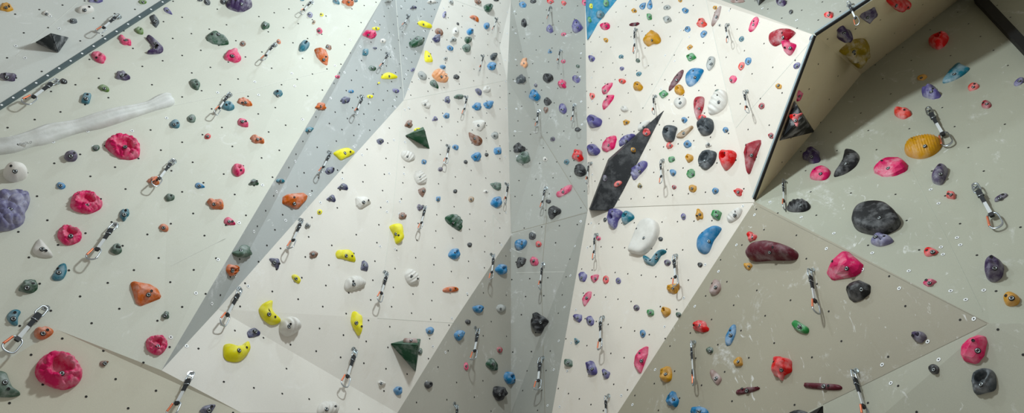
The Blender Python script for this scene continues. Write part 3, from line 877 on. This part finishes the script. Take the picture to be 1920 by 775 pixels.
C4 o bk 676,126 34,24,-70
C4 o pk 629,261 34,32,0
C4 F wh P845,360 880,270 915,180 960,125 1020,115 1065,145 1070,220 1020,320 940,382 870,375 h.35 L=large white flat-topped teardrop
C4 o bk 1080,266 34,32,0
C4 c te P953,400 965,385 990,400 1010,415 1030,385 1070,348 1118,342 1118,362 1085,380 1060,420 1025,460 980,450 958,430 S968,405 985,430 1018,438 1050,395 1080,362 1110,354 L=teal wavy worm hold
C4 o pl 1130,438 50,46,0
C4 l go P1128,620 1160,600 1215,590 1205,650 1180,665 1140,650
C4 f pu 515,540 76,64,90
C4 f pk P570,535 635,520 625,560 595,588 575,565
C4 f rd 682,563 60,48,90
C4 o pu 773,570 46,38,90
C4 f pk P507,710 530,665 565,645 582,650 575,695 525,762
D4 o pl 905,10 44,44,0
D4 k lg P985,25 1030,20 1033,65 990,70 978,50
D4 j go 1118,38 72,72,0
C4 f sl 150,243 60,60,-45
C4 l bl P20,300 45,270 108,275 100,315 60,348 28,335
C4 o rd 193,303 44,46,0
C4 f bk P28,440 45,395 108,405 95,450 40,482
C4 f pk 162,428 80,68,90
C5 o pu 6,103 50,36,90
C5 l go 120,90 76,58,90
C5 k lg P203,105 225,52 290,62 265,133
C5 s wh P322,130 335,85 400,40 435,50 410,110 350,148
C5 d bl P103,310 115,250 150,215 235,172 283,185 265,225 225,280 190,360 150,375 110,350 c.3 L=large blue teardrop hold
C5 o bk 127,453 38,36,0
C5 l rd 503,250 68,64,0
C5 b mr P457,400 475,350 530,300 600,278 720,300 810,335 842,370 830,410 780,422 640,422 500,432 h.7 L=big maroon sausage hold
C5 l go 476,463 60,50,0
C5 k pg P193,650 215,590 240,560 268,570 280,625 250,665 205,672
C5 f pk P1045,530 1060,480 1110,420 1170,357 1215,358 1260,400 1300,430 1318,455 1300,510 1245,545 1160,560 1080,572 h.45 L=big pink boulder hold
C6 f bk P-58,630 -10,580 60,562 130,600 128,660 60,715 0,730 -40,700 h.5 L=black dish-shaped hold
C6 P lv P130,285 175,225 225,230 290,270 260,300 190,322 140,305
C6 d rd 567,360 108,80,0
C6 f pk P503,590 520,560 575,552 612,572 575,600 545,618
C6 l pl P955,490 980,430 1020,390 1070,405 1095,450 1080,530 1030,577 975,560 h.8 c.4 L=purple knobby bulb hold
C6 o go 1150,703 122,108,0 h.6 L=round mustard knob
D1 c te P48,80 75,35 120,22 150,40 130,80 125,138 80,130
D1 l or P248,180 275,152 340,150 390,180 350,225 300,243 255,225
D1 R pk 427,468 345,275,12 h.4 L=largest pink crater hold
D1 d br 757,412 70,48,-20
D1 c gg P-55,480 0,470 45,485 60,520 90,590 145,635 120,655 40,662 -55,640 h.4 L=green-grey hooked hold
D1 R pk 1137,280 158,145,5 L=round pink pocketed hold
D1 l gn 1203,65 56,52,-20
D2 c yl P385,330 390,272 430,295 500,290 555,257 577,310 555,360 500,403 430,400 395,370 h.5 L=broad yellow smile hold
D2 f nv P550,190 570,165 605,155 652,185 652,210 620,225 562,232
D2 s wh P785,160 800,105 850,75 900,85 945,140 930,185 855,222 800,195 h.6 L=white oyster-shaped hold
D2 f nv P200,765 235,725 290,712 330,715 310,765 280,800
D2 s wh P1060,760 1080,710 1130,690 1200,710 1220,750 1190,790 1090,795
D3 c yl P67,110 85,40 120,60 152,80 150,130 135,215 95,170 h.5 L=yellow claw hold
D3 f bl 643,175 64,58,30
D3 o pg 503,249 105,32,0
D3 o gg 572,328 50,36,90
D3 j bl 413,613 66,64,40
D3 l wh 293,560 60,40,10
D3 j bk 633,570 64,52,0
D3 o bk 920,113 44,34,25
D3 l bl P818,205 845,178 885,178 890,205 870,250 835,240
D3 o pk 907,437 58,34,85
D3 o cr 1150,316 48,40,60
D3 f gn P1040,425 1070,380 1100,372 1143,420 1140,468 1090,470 L=dark green helmet hold
D3 j bl P1180,520 1195,478 1240,480 1268,510 1255,560 1210,562
D3 l bk 1150,630 108,100,0
D4 H bk P135,125 150,90 150,55 185,45 220,65 250,85 277,130 240,155 210,195 180,190 150,160 L=black star-shaped hold
D4 f pu P442,75 460,55 512,58 510,100 490,122 460,105
D4 f pu 568,105 80,62,80
D4 t te 472,255 60,52,90
D4 k gg 410,410 72,68,0
D4 l pu P540,440 550,405 590,400 618,460 612,495 560,500 543,480
D4 t pu P648,465 665,450 718,480 700,525 670,530
D4 o bl 950,198 58,42,90
D4 o gn 1210,60 40,38,0
D4 f pk P883,410 895,360 930,320 993,285 993,340 975,400 940,490 920,485 890,445 c.35 L=pink arrowhead hold
D4 l go P1070,510 1085,470 1120,440 1150,438 1165,490 1155,535 1110,552 1078,535
D4 l bl 1168,678 105,90,90 c.35
D5 l rd 133,148 110,88,10
D5 f gn 197,320 58,56,0
D5 d bl P312,280 312,215 345,165 375,132 388,145 385,200 350,275 330,285
D5 k go P370,405 400,372 430,365 440,430 375,438
D5 c pg P198,490 205,462 225,462 282,520 270,560 250,572 215,530
D5 k lg P792,125 820,98 860,120 915,155 910,195 850,190 810,160
D5 l rd P640,450 655,395 690,370 785,385 795,440 790,475 740,500 720,538 690,520 655,500 h.5 L=red lobed hold
D5 l mr P390,620 430,595 550,585 548,605 470,630 395,642
D5 b mr P888,565 905,555 1100,565 1155,580 1150,605 1060,608 900,590 L=long maroon lip hold
D5 l bl P60,775 80,740 130,728 175,745 185,790 110,805
D6 j pl 477,220 110,85,10
D6 o bk 585,455 78,70,0
D6 f pk P775,350 785,290 840,235 910,205 965,215 978,260 960,350 920,410 880,425 800,400 h.5 c.3 L=big pink fist hold
D6 r sl P865,560 880,490 930,455 1000,455 1035,500 1035,600 960,630 885,640 c.5 L=grey curled hold
B5 l rd P778,100 830,95 868,85 840,125 830,185 810,150 785,125 h.25
D5 o bk P775,790 800,765 850,752 905,768 930,800 850,830 h.4"""
DRAWS = """A1 860,105 712,238 .9
A1 410,580 180,752 .9
A2 1030,2 945,98 .9
A2 760,312 665,438 .8
A2 430,675 325,828 .8
A3 495,105 447,188 .8
A3 345,385 285,490 .8
A3 160,698 100,832 .8
A3 1135,130 1100,215 .4
A3 1035,400 1003,512 .4
A3 915,700 885,828 .6
A4 275,45 258,135 .4
A4 350,360 330,460 .6
A4 890,210 888,375 .4
A4 1028,695 1028,830 .6
B4 447,22 438,140 .7
A5 310,180 328,305 .6
A5 445,665 472,820 .7
A5 1200,15 1275,175 .9
B1 1260,425 1120,612 1
B2 1165,370 1088,520 .8
B3 785,320 757,452 1
B3 1213,600 1188,742 .6
B4 190,65 178,182 .8
B4 557,450 542,598 .5
B4 240,625 212,770 .5
B4 1080,430 1083,592 .6
B5 730,570 738,785 .4
B6 540,50 695,315 1
B6 880,605 1055,915 1
C1 835,155 655,412 .9
C2 955,125 865,332 .8
C2 510,630 375,890 .8
C3 612,30 570,192 .7
C3 335,510 275,718 .8
C3 1108,380 1088,555 .7
C4 600,232 592,408 .4
C4 220,450 200,628 .5
C4 1175,385 1190,602 .8
C5 920,490 978,805 .6
D1 325,8 50,328 1
D2 155,485 0,790 .8
D3 105,320 22,582 .9
D3 995,165 958,385 .8
D3 845,720 825,900 .6
D4 643,80 638,308 .6
D4 205,375 185,602 .9
D4 680,655 685,860 .6
D5 60,260 78,562 .15
D5 1235,470 1345,830 .5"""
for li, line in enumerate(CAT.strip().splitlines()):
    lname = None
    if ' L=' in line: line, lname = line.split(' L=')
    tk = line.split(); tile, kind, cc = tk[:3]; rest = tk[3:]
    hf, chalk, spine, poly = None, None, None, []
    mode = None; ang = None
    i = 0; nums = []
    for w in rest:
        if w[0] == 'h': hf = float(w[1:]); continue
        if w[0] == 'c': chalk = float(w[1:]); continue
        if w[0] == 'P': mode = 'P'; w = w[1:]
        if w[0] == 'S': mode = 'S'; w = w[1:]; spine = []
        v = tuple(float(q) for q in w.split(','))
        if mode == 'P': poly.append(tp(tile, *v))
        elif mode == 'S': spine.append(tp(tile, *v))
        else: nums.append(v)
    rn = random.Random(li * 7 + 1)
    if not poly:
        (x, y), (l, w_, a) = nums; x, y = tp(tile, x, y)
        poly = ell(x, y, l / 3.875, w_ / 3.875, a, kind, rn); size = math.sqrt(l * w_) / 3.875
    else:
        xs = [p[0] for p in poly]; ys = [p[1] for p in poly]; size = math.sqrt((max(xs) - min(xs)) * (max(ys) - min(ys))) * .9
    if hf is None: hf = {'o': .42, 'l': .5, 'f': .5, 'j': .5, 'd': .42, 't': .55, 'k': .5, 'b': .5, 'c': .34, 's': .45, 'r': .34, 'R': .34, 'C': .3, 'P': .5, 'H': .45, 'F': .3}[kind]
    if chalk is None: chalk = .5 if cc not in ('yl', 'wh', 'go') else .25
    build_hold(tile, kind, cc, poly, size, hf, chalk * (.6 if cc in ('bk', 'sl', 'mr') else 1.15), spine, lname, li)

# ---------------------------------------------------------------- the long white rail hold at the top of the side wall
def tube(pts, rad, seg=10, closed=False, flat=None):
    vs, fs = [], []; n = len(pts); up = Vector((0, 0, 1)) if flat is None else flat
    for i, p in enumerate(pts):
        a = pts[i - 1] if (i or closed) else p; b = pts[(i + 1) % n] if (i < n - 1 or closed) else p
        d = (b - a).normalized(); s1 = d.cross(up).normalized(); s2 = s1.cross(d)
        r = rad[i] if isinstance(rad, (list, tuple)) else rad
        for k in range(seg):
            t = 2 * math.pi * k / seg; vs.append(p + s1 * (math.cos(t) * r) + s2 * (math.sin(t) * r))
    m = n if closed else n - 1
    for i in range(m):
        for k in range(seg):
            j = (i + 1) % n; q = (k + 1) % seg; fs.append([i * seg + k, i * seg + q, j * seg + q, j * seg + k])
    if not closed: fs += [list(range(seg))[::-1], [(n - 1) * seg + k for k in range(seg)]]
    return vs, fs
RAIL = [(-60, 283, 15.5), (-20, 277, 15), (20, 272, 14.5), (52, 262, 14), (75, 256, 16), (100, 247, 16), (142, 237, 12.5), (180, 228, 14), (218, 217, 13), (250, 208, 11), (280, 199, 10), (298, 192, 12), (312, 187, 12.5), (321, 184, 9)]
fine = []
for i in range(len(RAIL) - 1):
    p0 = RAIL[max(0, i - 1)]; p1 = RAIL[i]; p2 = RAIL[i + 1]; p3 = RAIL[min(len(RAIL) - 1, i + 2)]
    for k in range(5):
        t = k / 5; fine.append(tuple(.5 * (2 * b + (c - a) * t + (2 * a - 5 * b + 4 * c - d) * t * t + (3 * b - a - 3 * c + d) * t ** 3) for a, b, c, d in zip(p0, p1, p2, p3)))
fine.append(RAIL[-1]); fine.append((323, 183.5, 4))
s0 = surf_at(150, 240); vs, fs = [], []; SEG = 26; Or = hit(s0, 130, 245)
for i, (x, y, r) in enumerate(fine):
    a = fine[max(0, i - 1)]; b = fine[min(len(fine) - 1, i + 1)]
    P = hit(s0, x, y + 2); D = (hit(s0, b[0], b[1]) - hit(s0, a[0], a[1])).normalized(); Sd = D.cross(s0[2]).normalized(); rm = r * (R3i @ (P - CAM)).z / F * 1.22
    for k in range(SEG):
        t = math.pi * k / (SEG - 1); w = math.cos(t); h = math.sin(t)
        q = P + Sd * (w * rm) + s0[2] * (h ** .8 * rm * .95); nn = noise.noise((q) * 5.0) * .30 + .05 * noise.noise(q * 16)
        ridge = .26 * math.exp(-((w + .4) / .16) ** 2) - .16 * math.exp(-((w - .15) / .3) ** 2)
        q += s0[2] * (rm * (nn + ridge) * h); vs.append(q - Or - s0[2] * .002)
for i in range(len(fine) - 1):
    for k in range(SEG - 1): fs.append([i * SEG + k, i * SEG + k + 1, (i + 1) * SEG + k + 1, (i + 1) * SEG + k])
fs.append([(len(fine) - 1) * SEG + k for k in range(SEG)])
me = mesh('rail_hold', vs, fs, True); bm = bmesh.new(); bm.from_mesh(me); bmesh.ops.recalc_face_normals(bm, faces=bm.faces); bm.normal_update()
if sum((f.normal.dot(s0[2]) for f in bm.faces)) < 0: bmesh.ops.reverse_faces(bm, faces=bm.faces)
bm.to_mesh(me); bm.free()
rail = link('climbing_rail_hold', me, M_resin, loc=Or); rail.color = srgb((200, 202, 198)) + (.5,)
rail['label'] = 'long white bone-shaped rail hold with small dark lettering'; rail['category'] = 'climbing hold'
cu = bpy.data.curves.new('lettering', 'FONT'); cu.body = 'FLATHOLD'; cu.size = .0145; cu.shear = .3; cu.extrude = .0008; cu.align_x = 'CENTER'; cu.align_y = 'CENTER'; cu.space_character = 1.15
tx = bpy.data.objects.new('lettering', cu); col.objects.link(tx); cu.materials.append(M_black)
bpy.context.view_layer.update()
tmp = tx.evaluated_get(bpy.context.evaluated_depsgraph_get()); tme = bpy.data.meshes.new_from_object(tmp); bpy.data.objects.remove(tx)
tme.name = 'lettering'; txt = bpy.data.objects.new('lettering', tme); col.objects.link(txt); txt.parent = rail
Pt = CAM + (hit(s0, 39, 273.5) - CAM)
Pr = min((Or + v.co for v in me.vertices if v.normal.dot(s0[2]) > .3), key=lambda q: math.dist(proj(q), (39, 272)))
Nv = (CAM - Pr).normalized(); Xd = (hit(s0, 60, 269) - hit(s0, 20, 276)).normalized(); Xd = (Xd - Nv * Xd.dot(Nv)).normalized(); Yd = Nv.cross(Xd)
txt.matrix_local = Matrix.Translation(Pr - Or + Nv * .008) @ Matrix((Xd, Yd, Nv)).transposed().to_4x4()

# ---------------------------------------------------------------- quickdraws and hangers
M_web = simple('white_sling_webbing', (205, 210, 212), .8, 0, .18, 160)
M_webd = simple('black_stitched_webbing', (34, 38, 42), .8, 0, .3, 120)
M_rub = simple('black_rubber_keeper', (24, 26, 29), .6)
M_cop = simple('copper_anodised_gate', (226, 128, 92), .35, .5)
M_alu = simple('polished_aluminium', (176, 184, 190), .3, .9)
def carab(z0, z1, wmax):                                  # D-shaped closed loop in the XZ plane, back bar on -x
    L_ = z0 - z1; pts = []
    for x, zf in ((-.30, .06), (-.05, .0), (.25, .05), (.36, .16), (.42, .40), (.50, .66), (.48, .84), (.30, .97), (.0, 1.0), (-.28, .94), (-.42, .80), (-.43, .5), (-.41, .2)):
        pts.append(Vector((x * wmax, 0, z0 - zf * L_)))
    out = []; m = len(pts)
    for i in range(m):
        p0, p1, p2, p3 = (pts[(i + k) % m] for k in (-1, 0, 1, 2))
        for k in range(3):
            t = k / 3; out.append(.5 * (2 * p1 + (p2 - p0) * t + (2 * p0 - 5 * p1 + 4 * p2 - p3) * t * t + (3 * p1 - p0 - 3 * p2 + p3) * t ** 3))
    return out
def rbox(pts_w, th):                                      # strap: list of (z, half width)
    vs, fs = [], []
    for z, w in pts_w: vs += [Vector((-w, -th, z)), Vector((w, -th, z)), Vector((w, th, z)), Vector((-w, th, z))]
    for i in range(len(pts_w) - 1):
        for k in range(4): fs.append([i * 4 + k, i * 4 + (k + 1) % 4, i * 4 + 4 + (k + 1) % 4, i * 4 + 4 + k])
    fs += [[3, 2, 1, 0], [len(vs) - 4, len(vs) - 3, len(vs) - 2, len(vs) - 1]]
    return vs, fs
def qd_parts():
    parts = []
    vs, fs = tube(carab(.02, -.20, .15), .016, 8, True, Vector((0, 1, 0))); me = mesh('upper_carabiner', vs, fs, True); me.materials.append(M_alu); parts.append(('upper_carabiner', me, None))
    vs, fs = rbox([(-.145, .038), (-.17, .058), (-.27, .060), (-.30, .044), (-.44, .040)], .020); me = mesh('stitched_sleeve', vs, fs); me.materials.append(M_webd); parts.append(('stitched_sleeve', me, None))
    vs, fs = tube([Vector((x, y, -.285)) for x, y in ((-.062, -.024), (.062, -.024), (.062, .024), (-.062, .024))], .009, 6, True, Vector((0, 0, 1))); me = mesh('buckle', vs, fs, True); me.materials.append(M_alu); parts.append(('buckle', me, None))
    vs, fs = rbox([(-.43, .033), (-.50, .033), (-.60, .035), (-.70, .037), (-.735, .030)], .012); me = mesh('sling', vs, fs); me.materials.append(M_web); parts.append(('sling', me, None))
    vs, fs = rbox([(-.695, .046), (-.715, .050), (-.755, .044), (-.765, .03)], .026); me = mesh('rubber_keeper', vs, fs); me.materials.append(M_rub); parts.append(('rubber_keeper', me, None))
    C_ = carab(-.70, -1.0, .25); vs, fs = tube(C_, .0165, 8, True, Vector((0, 1, 0))); me = mesh('lower_carabiner', vs, fs, True); me.materials.append(M_alu); parts.append(('lower_carabiner', me, None))
    g = [C_[i] for i in range(8, 17)]; vs, fs = tube(g, .0235, 8, False, Vector((0, 1, 0))); me = mesh('gate', vs, fs, True); me.materials.append(M_cop); parts.append(('gate', me, 'lower_carabiner'))
    return parts
QP = qd_parts()
def hanger_mesh():
    vs, fs = [], []
    prof = [(-.019, -.012), (.019, -.012), (.021, .004), (.014, .020), (0, .026), (-.014, .020), (-.021, .004)]
    for z in (0, .003): vs += [Vector((x, y, z)) for x, y in prof]
    n = len(prof); fs += [list(range(n))[::-1], [n + i for i in range(n)]] + [[i, (i + 1) % n, n + (i + 1) % n, n + i] for i in range(n)]
    b = len(vs)                                           # folded ear with the eye, standing off the wall
    for x in (-.0018, .0018):
        vs += [Vector((x + .014, y, z)) for y, z in ((-.012, 0), (.006, 0), (-.004, .030), (-.014, .040), (-.030, .040), (-.036, .028), (-.030, .012))]
    fs += [[b + i for i in range(7)][::-1], [b + 7 + i for i in range(7)]] + [[b + i, b + (i + 1) % 7, b + 7 + (i + 1) % 7, b + 7 + i] for i in range(7)]
    me = mesh('bolt_hanger', vs, fs); me.materials.append(M_steel); return me
HM = hanger_mesh(); DR = []
for li, line in enumerate(DRAWS.strip().splitlines()):
    t, a, b, face = line.split(); a = tp(t, *map(float, a.split(','))); b = tp(t, *map(float, b.split(','))); face = float(face)
    s = surf_at(*a, True); A0 = hit(s, *a); hn = .028; Atop = A0 + s[2] * hn
    # keep the top where the photo has it
    Atop = hit(s, a[0], a[1], hn); A0 = Atop - s[2] * hn
    d = raydir(*b).normalized(); g = Vector((0, 0, -1)); w0 = CAM - Atop; bdot = d.dot(g)
    tt = (bdot * g.dot(w0) - d.dot(w0)) / (1 - bdot * bdot); B = CAM + d * tt
    sb = surf_at(min(max(b[0], -90), 2000), min(max(b[1], -80), 850), True)
    dist = (B - sb[1]).dot(sb[2]); Ln = (B - Atop).length
    lim_lo = .018; lim_hi = .055 if s[3] in ('wall_left', 'wall_upper_left', 'wall_lower_left', 'wall_right', 'wall_bottom_right') else .20 if s[3] == 'wall_lower_right' else .12
    if dist < lim_lo or dist > lim_hi:
        dist2 = min(max(dist, lim_lo), lim_hi); B = CAM + d * ((sb[1] + sb[2] * dist2 - CAM).dot(sb[2]) / d.dot(sb[2]))
    ax_ = (B - Atop); Ln = ax_.length; zz = -ax_.normalized(); vv = (CAM - Atop).normalized()
    y = (vv - zz * vv.dot(zz)).normalized(); x = y.cross(zz)
    WS = min(Ln, math.dist(a, b) * (R3i @ (Atop - CAM)).z / F * .95)
    sgn = 1 if (li * 37) % 5 < 3 else -1
    yaw = math.acos(max(.12, min(1, face))) * sgn; y2 = y * math.cos(yaw) + x * math.sin(yaw); x2 = y2.cross(zz)
    root = bpy.data.objects.new('quickdraw', None); col.objects.link(root); root['category'] = 'quickdraw'
    root.matrix_world = Matrix.Translation(Atop) @ Matrix((x2, y2, zz)).transposed().to_4x4() @ Matrix.Diagonal((WS, WS, Ln, 1))
    byn = {}
    for nm, me, par in QP:
        o = bpy.data.objects.new(nm, me); col.objects.link(o); o.parent = root if par is None else byn[par]; byn[nm] = o
        if nm == 'gate': o['label'] = 'copper-coloured gate'
    hu = (Vector((0, 0, 1)) - s[2] * s[2].z); hu.normalize(); hx = hu.cross(s[2])
    hg = bpy.data.objects.new('bolt_hanger', HM); col.objects.link(hg); hg.matrix_world = Matrix.Translation(A0 + hu * .012) @ Matrix((hx, hu, s[2])).transposed().to_4x4() @ Matrix.Scale(.72, 4)
    hb = bpy.data.objects.new('bolt', BOLT); col.objects.link(hb); hb.parent = hg; hb.location = (0, .008, .003)
    hg['category'] = 'bolt hanger'; hg['group'] = 'bolt hangers on the wall'; root['group'] = 'quickdraws hanging on the wall'
    DR.append(dict(o=root, hg=hg, x=(a[0] + b[0]) / 2, y=(a[1] + b[1]) / 2, wall=s[3], L=Ln, d=dist))

# ---------------------------------------------------------------- labels: look first, then what stands next to it
LM = [(h['x'], h['y'], h['L'], h['hw'], h['hh']) for h in HOLDS if h['L']] + [(150, 238, 'white bone-shaped rail hold', 150, 40), (783, 258, 'upper green triangular volume', 22, 22), (762, 655, 'lower green triangular volume', 26, 30),
      (1115, 30, 'blue pointed volume', 20, 40), (1170, 300, 'black arrow-shaped volume', 50, 90), (95, 80, 'black pyramid volume', 32, 20), (1492, 225, 'black volume under the ridge', 30, 40)]
def rel(h, x, y, hw, hh):
    dx, dy = h['x'] - x, h['y'] - y
    if abs(dx) < hw and abs(dy) < hh: return 'by'
    if abs(dy) > 1.2 * abs(dx): return 'above' if dy < 0 else 'below'
    if abs(dx) > 2.2 * abs(dy): return 'beside'
    return 'diagonally above' if dy < 0 else 'diagonally below'
def sz(s): return 'tiny' if s < 9 else 'small' if s < 13.5 else '' if s < 26 else 'large'
def desc(h, noun='hold'):
    if h['L']: return h['L']
    return ' '.join(w for w in (sz(h['size']), h['c'], KW[h['k']], noun) if w)
def sdesc(h):
    return h['L'] or (h['c'] + ' ' + KW[h['k']] + ' one')
def cut(t):
    w = t.split(); return len(w) <= 16
used = {}
def nearest(h, pool, n): return sorted(pool, key=lambda q: (q[0] - h['x']) ** 2 + (q[1] - h['y']) ** 2)[:n]
for h in HOLDS:
    if h['L']:
        cand = [h['L'] + ' on the ' + PANEL.get(h['wall'], 'volume')]
    else:
        noun = 'foothold' if h['small'] else 'hold'; d = desc(h, noun); cand = []
        near = sorted((q for q in HOLDS if q is not h), key=lambda q: (q['x'] - h['x']) ** 2 + (q['y'] - h['y']) ** 2)[:5]
        lms = nearest(h, [q for q in LM], 3)
        if h['wall'] == 'volume':
            vo = min(VOLS, key=lambda q: (q[1] - h['x']) ** 2 + (q[2] - h['y']) ** 2)[0]['label']
            vn = 'black arrow-shaped volume' if 'arrow' in vo else 'blue volume' if 'blue' in vo else 'green volume' if 'green' in vo else 'black volume'
            cand += [d + ' fixed to the ' + vn] + [d + ' fixed to the ' + vn + ', ' + rel(h, q['x'], q['y'], q['hw'], q['hh']) + ' ' + sdesc(q) for q in near]
        for lm in lms[:2]:
            t = '%s %s the %s' % (d, rel(h, *lm[:2], *lm[3:]), lm[2])
            for q in near[:4]:
                if q['L'] == lm[2]: continue
                cand.append(t + ', %s a %s' % (rel(h, q['x'], q['y'], q['hw'], q['hh']), sdesc(q) if not q['L'] else q['L']))
        for a_, b_ in ((0, 1), (0, 2), (1, 2)):
            cand.append('%s %s a %s and %s a %s' % (d, rel(h, near[a_]['x'], near[a_]['y'], near[a_]['hw'], near[a_]['hh']), sdesc(near[a_]), rel(h, near[b_]['x'], near[b_]['y'], near[b_]['hw'], near[b_]['hh']), sdesc(near[b_])))
        cand.append(d + ' on the ' + PANEL.get(h['wall'], 'volume'))
    cand = [c for c in cand if cut(c)]
    lab = next((c for c in cand if c not in used), cand[0]); used[lab] = 1
    h['o']['label'] = lab; h['o']['category'] = 'climbing hold'
    h['o']['group'] = ('footholds' if h['small'] else 'holds') + ' on the ' + PANEL.get(h['wall'], 'volumes')
for d in DR:
    near = sorted(HOLDS, key=lambda q: (q['x'] - d['x']) ** 2 + (q['y'] - d['y']) ** 2)[:6]; lms = nearest(d, LM, 3)
    dd = dict(x=d['x'], y=d['y']); cand = []
    for lm in lms: cand.append('quickdraw %s the %s' % (rel(dd, *lm[:2], *lm[3:]), lm[2]))
    for lm in lms:
        for q in near:
            if q['L'] != lm[2]: cand.append('quickdraw %s the %s, %s a %s' % (rel(dd, *lm[:2], *lm[3:]), lm[2], rel(dd, q['x'], q['y'], q['hw'], q['hh']), sdesc(q)))
    cand = [c for c in cand if len(c.split()) <= 12]
    n0 = lms[0]; lab = next((c for c in cand[3:] if c not in used), cand[0]); used[lab] = 1
    d['o']['label'] = lab; d['hg']['label'] = 'steel hanger holding the ' + lab
for o in scene.objects:
    if o.get('group') and False: pass
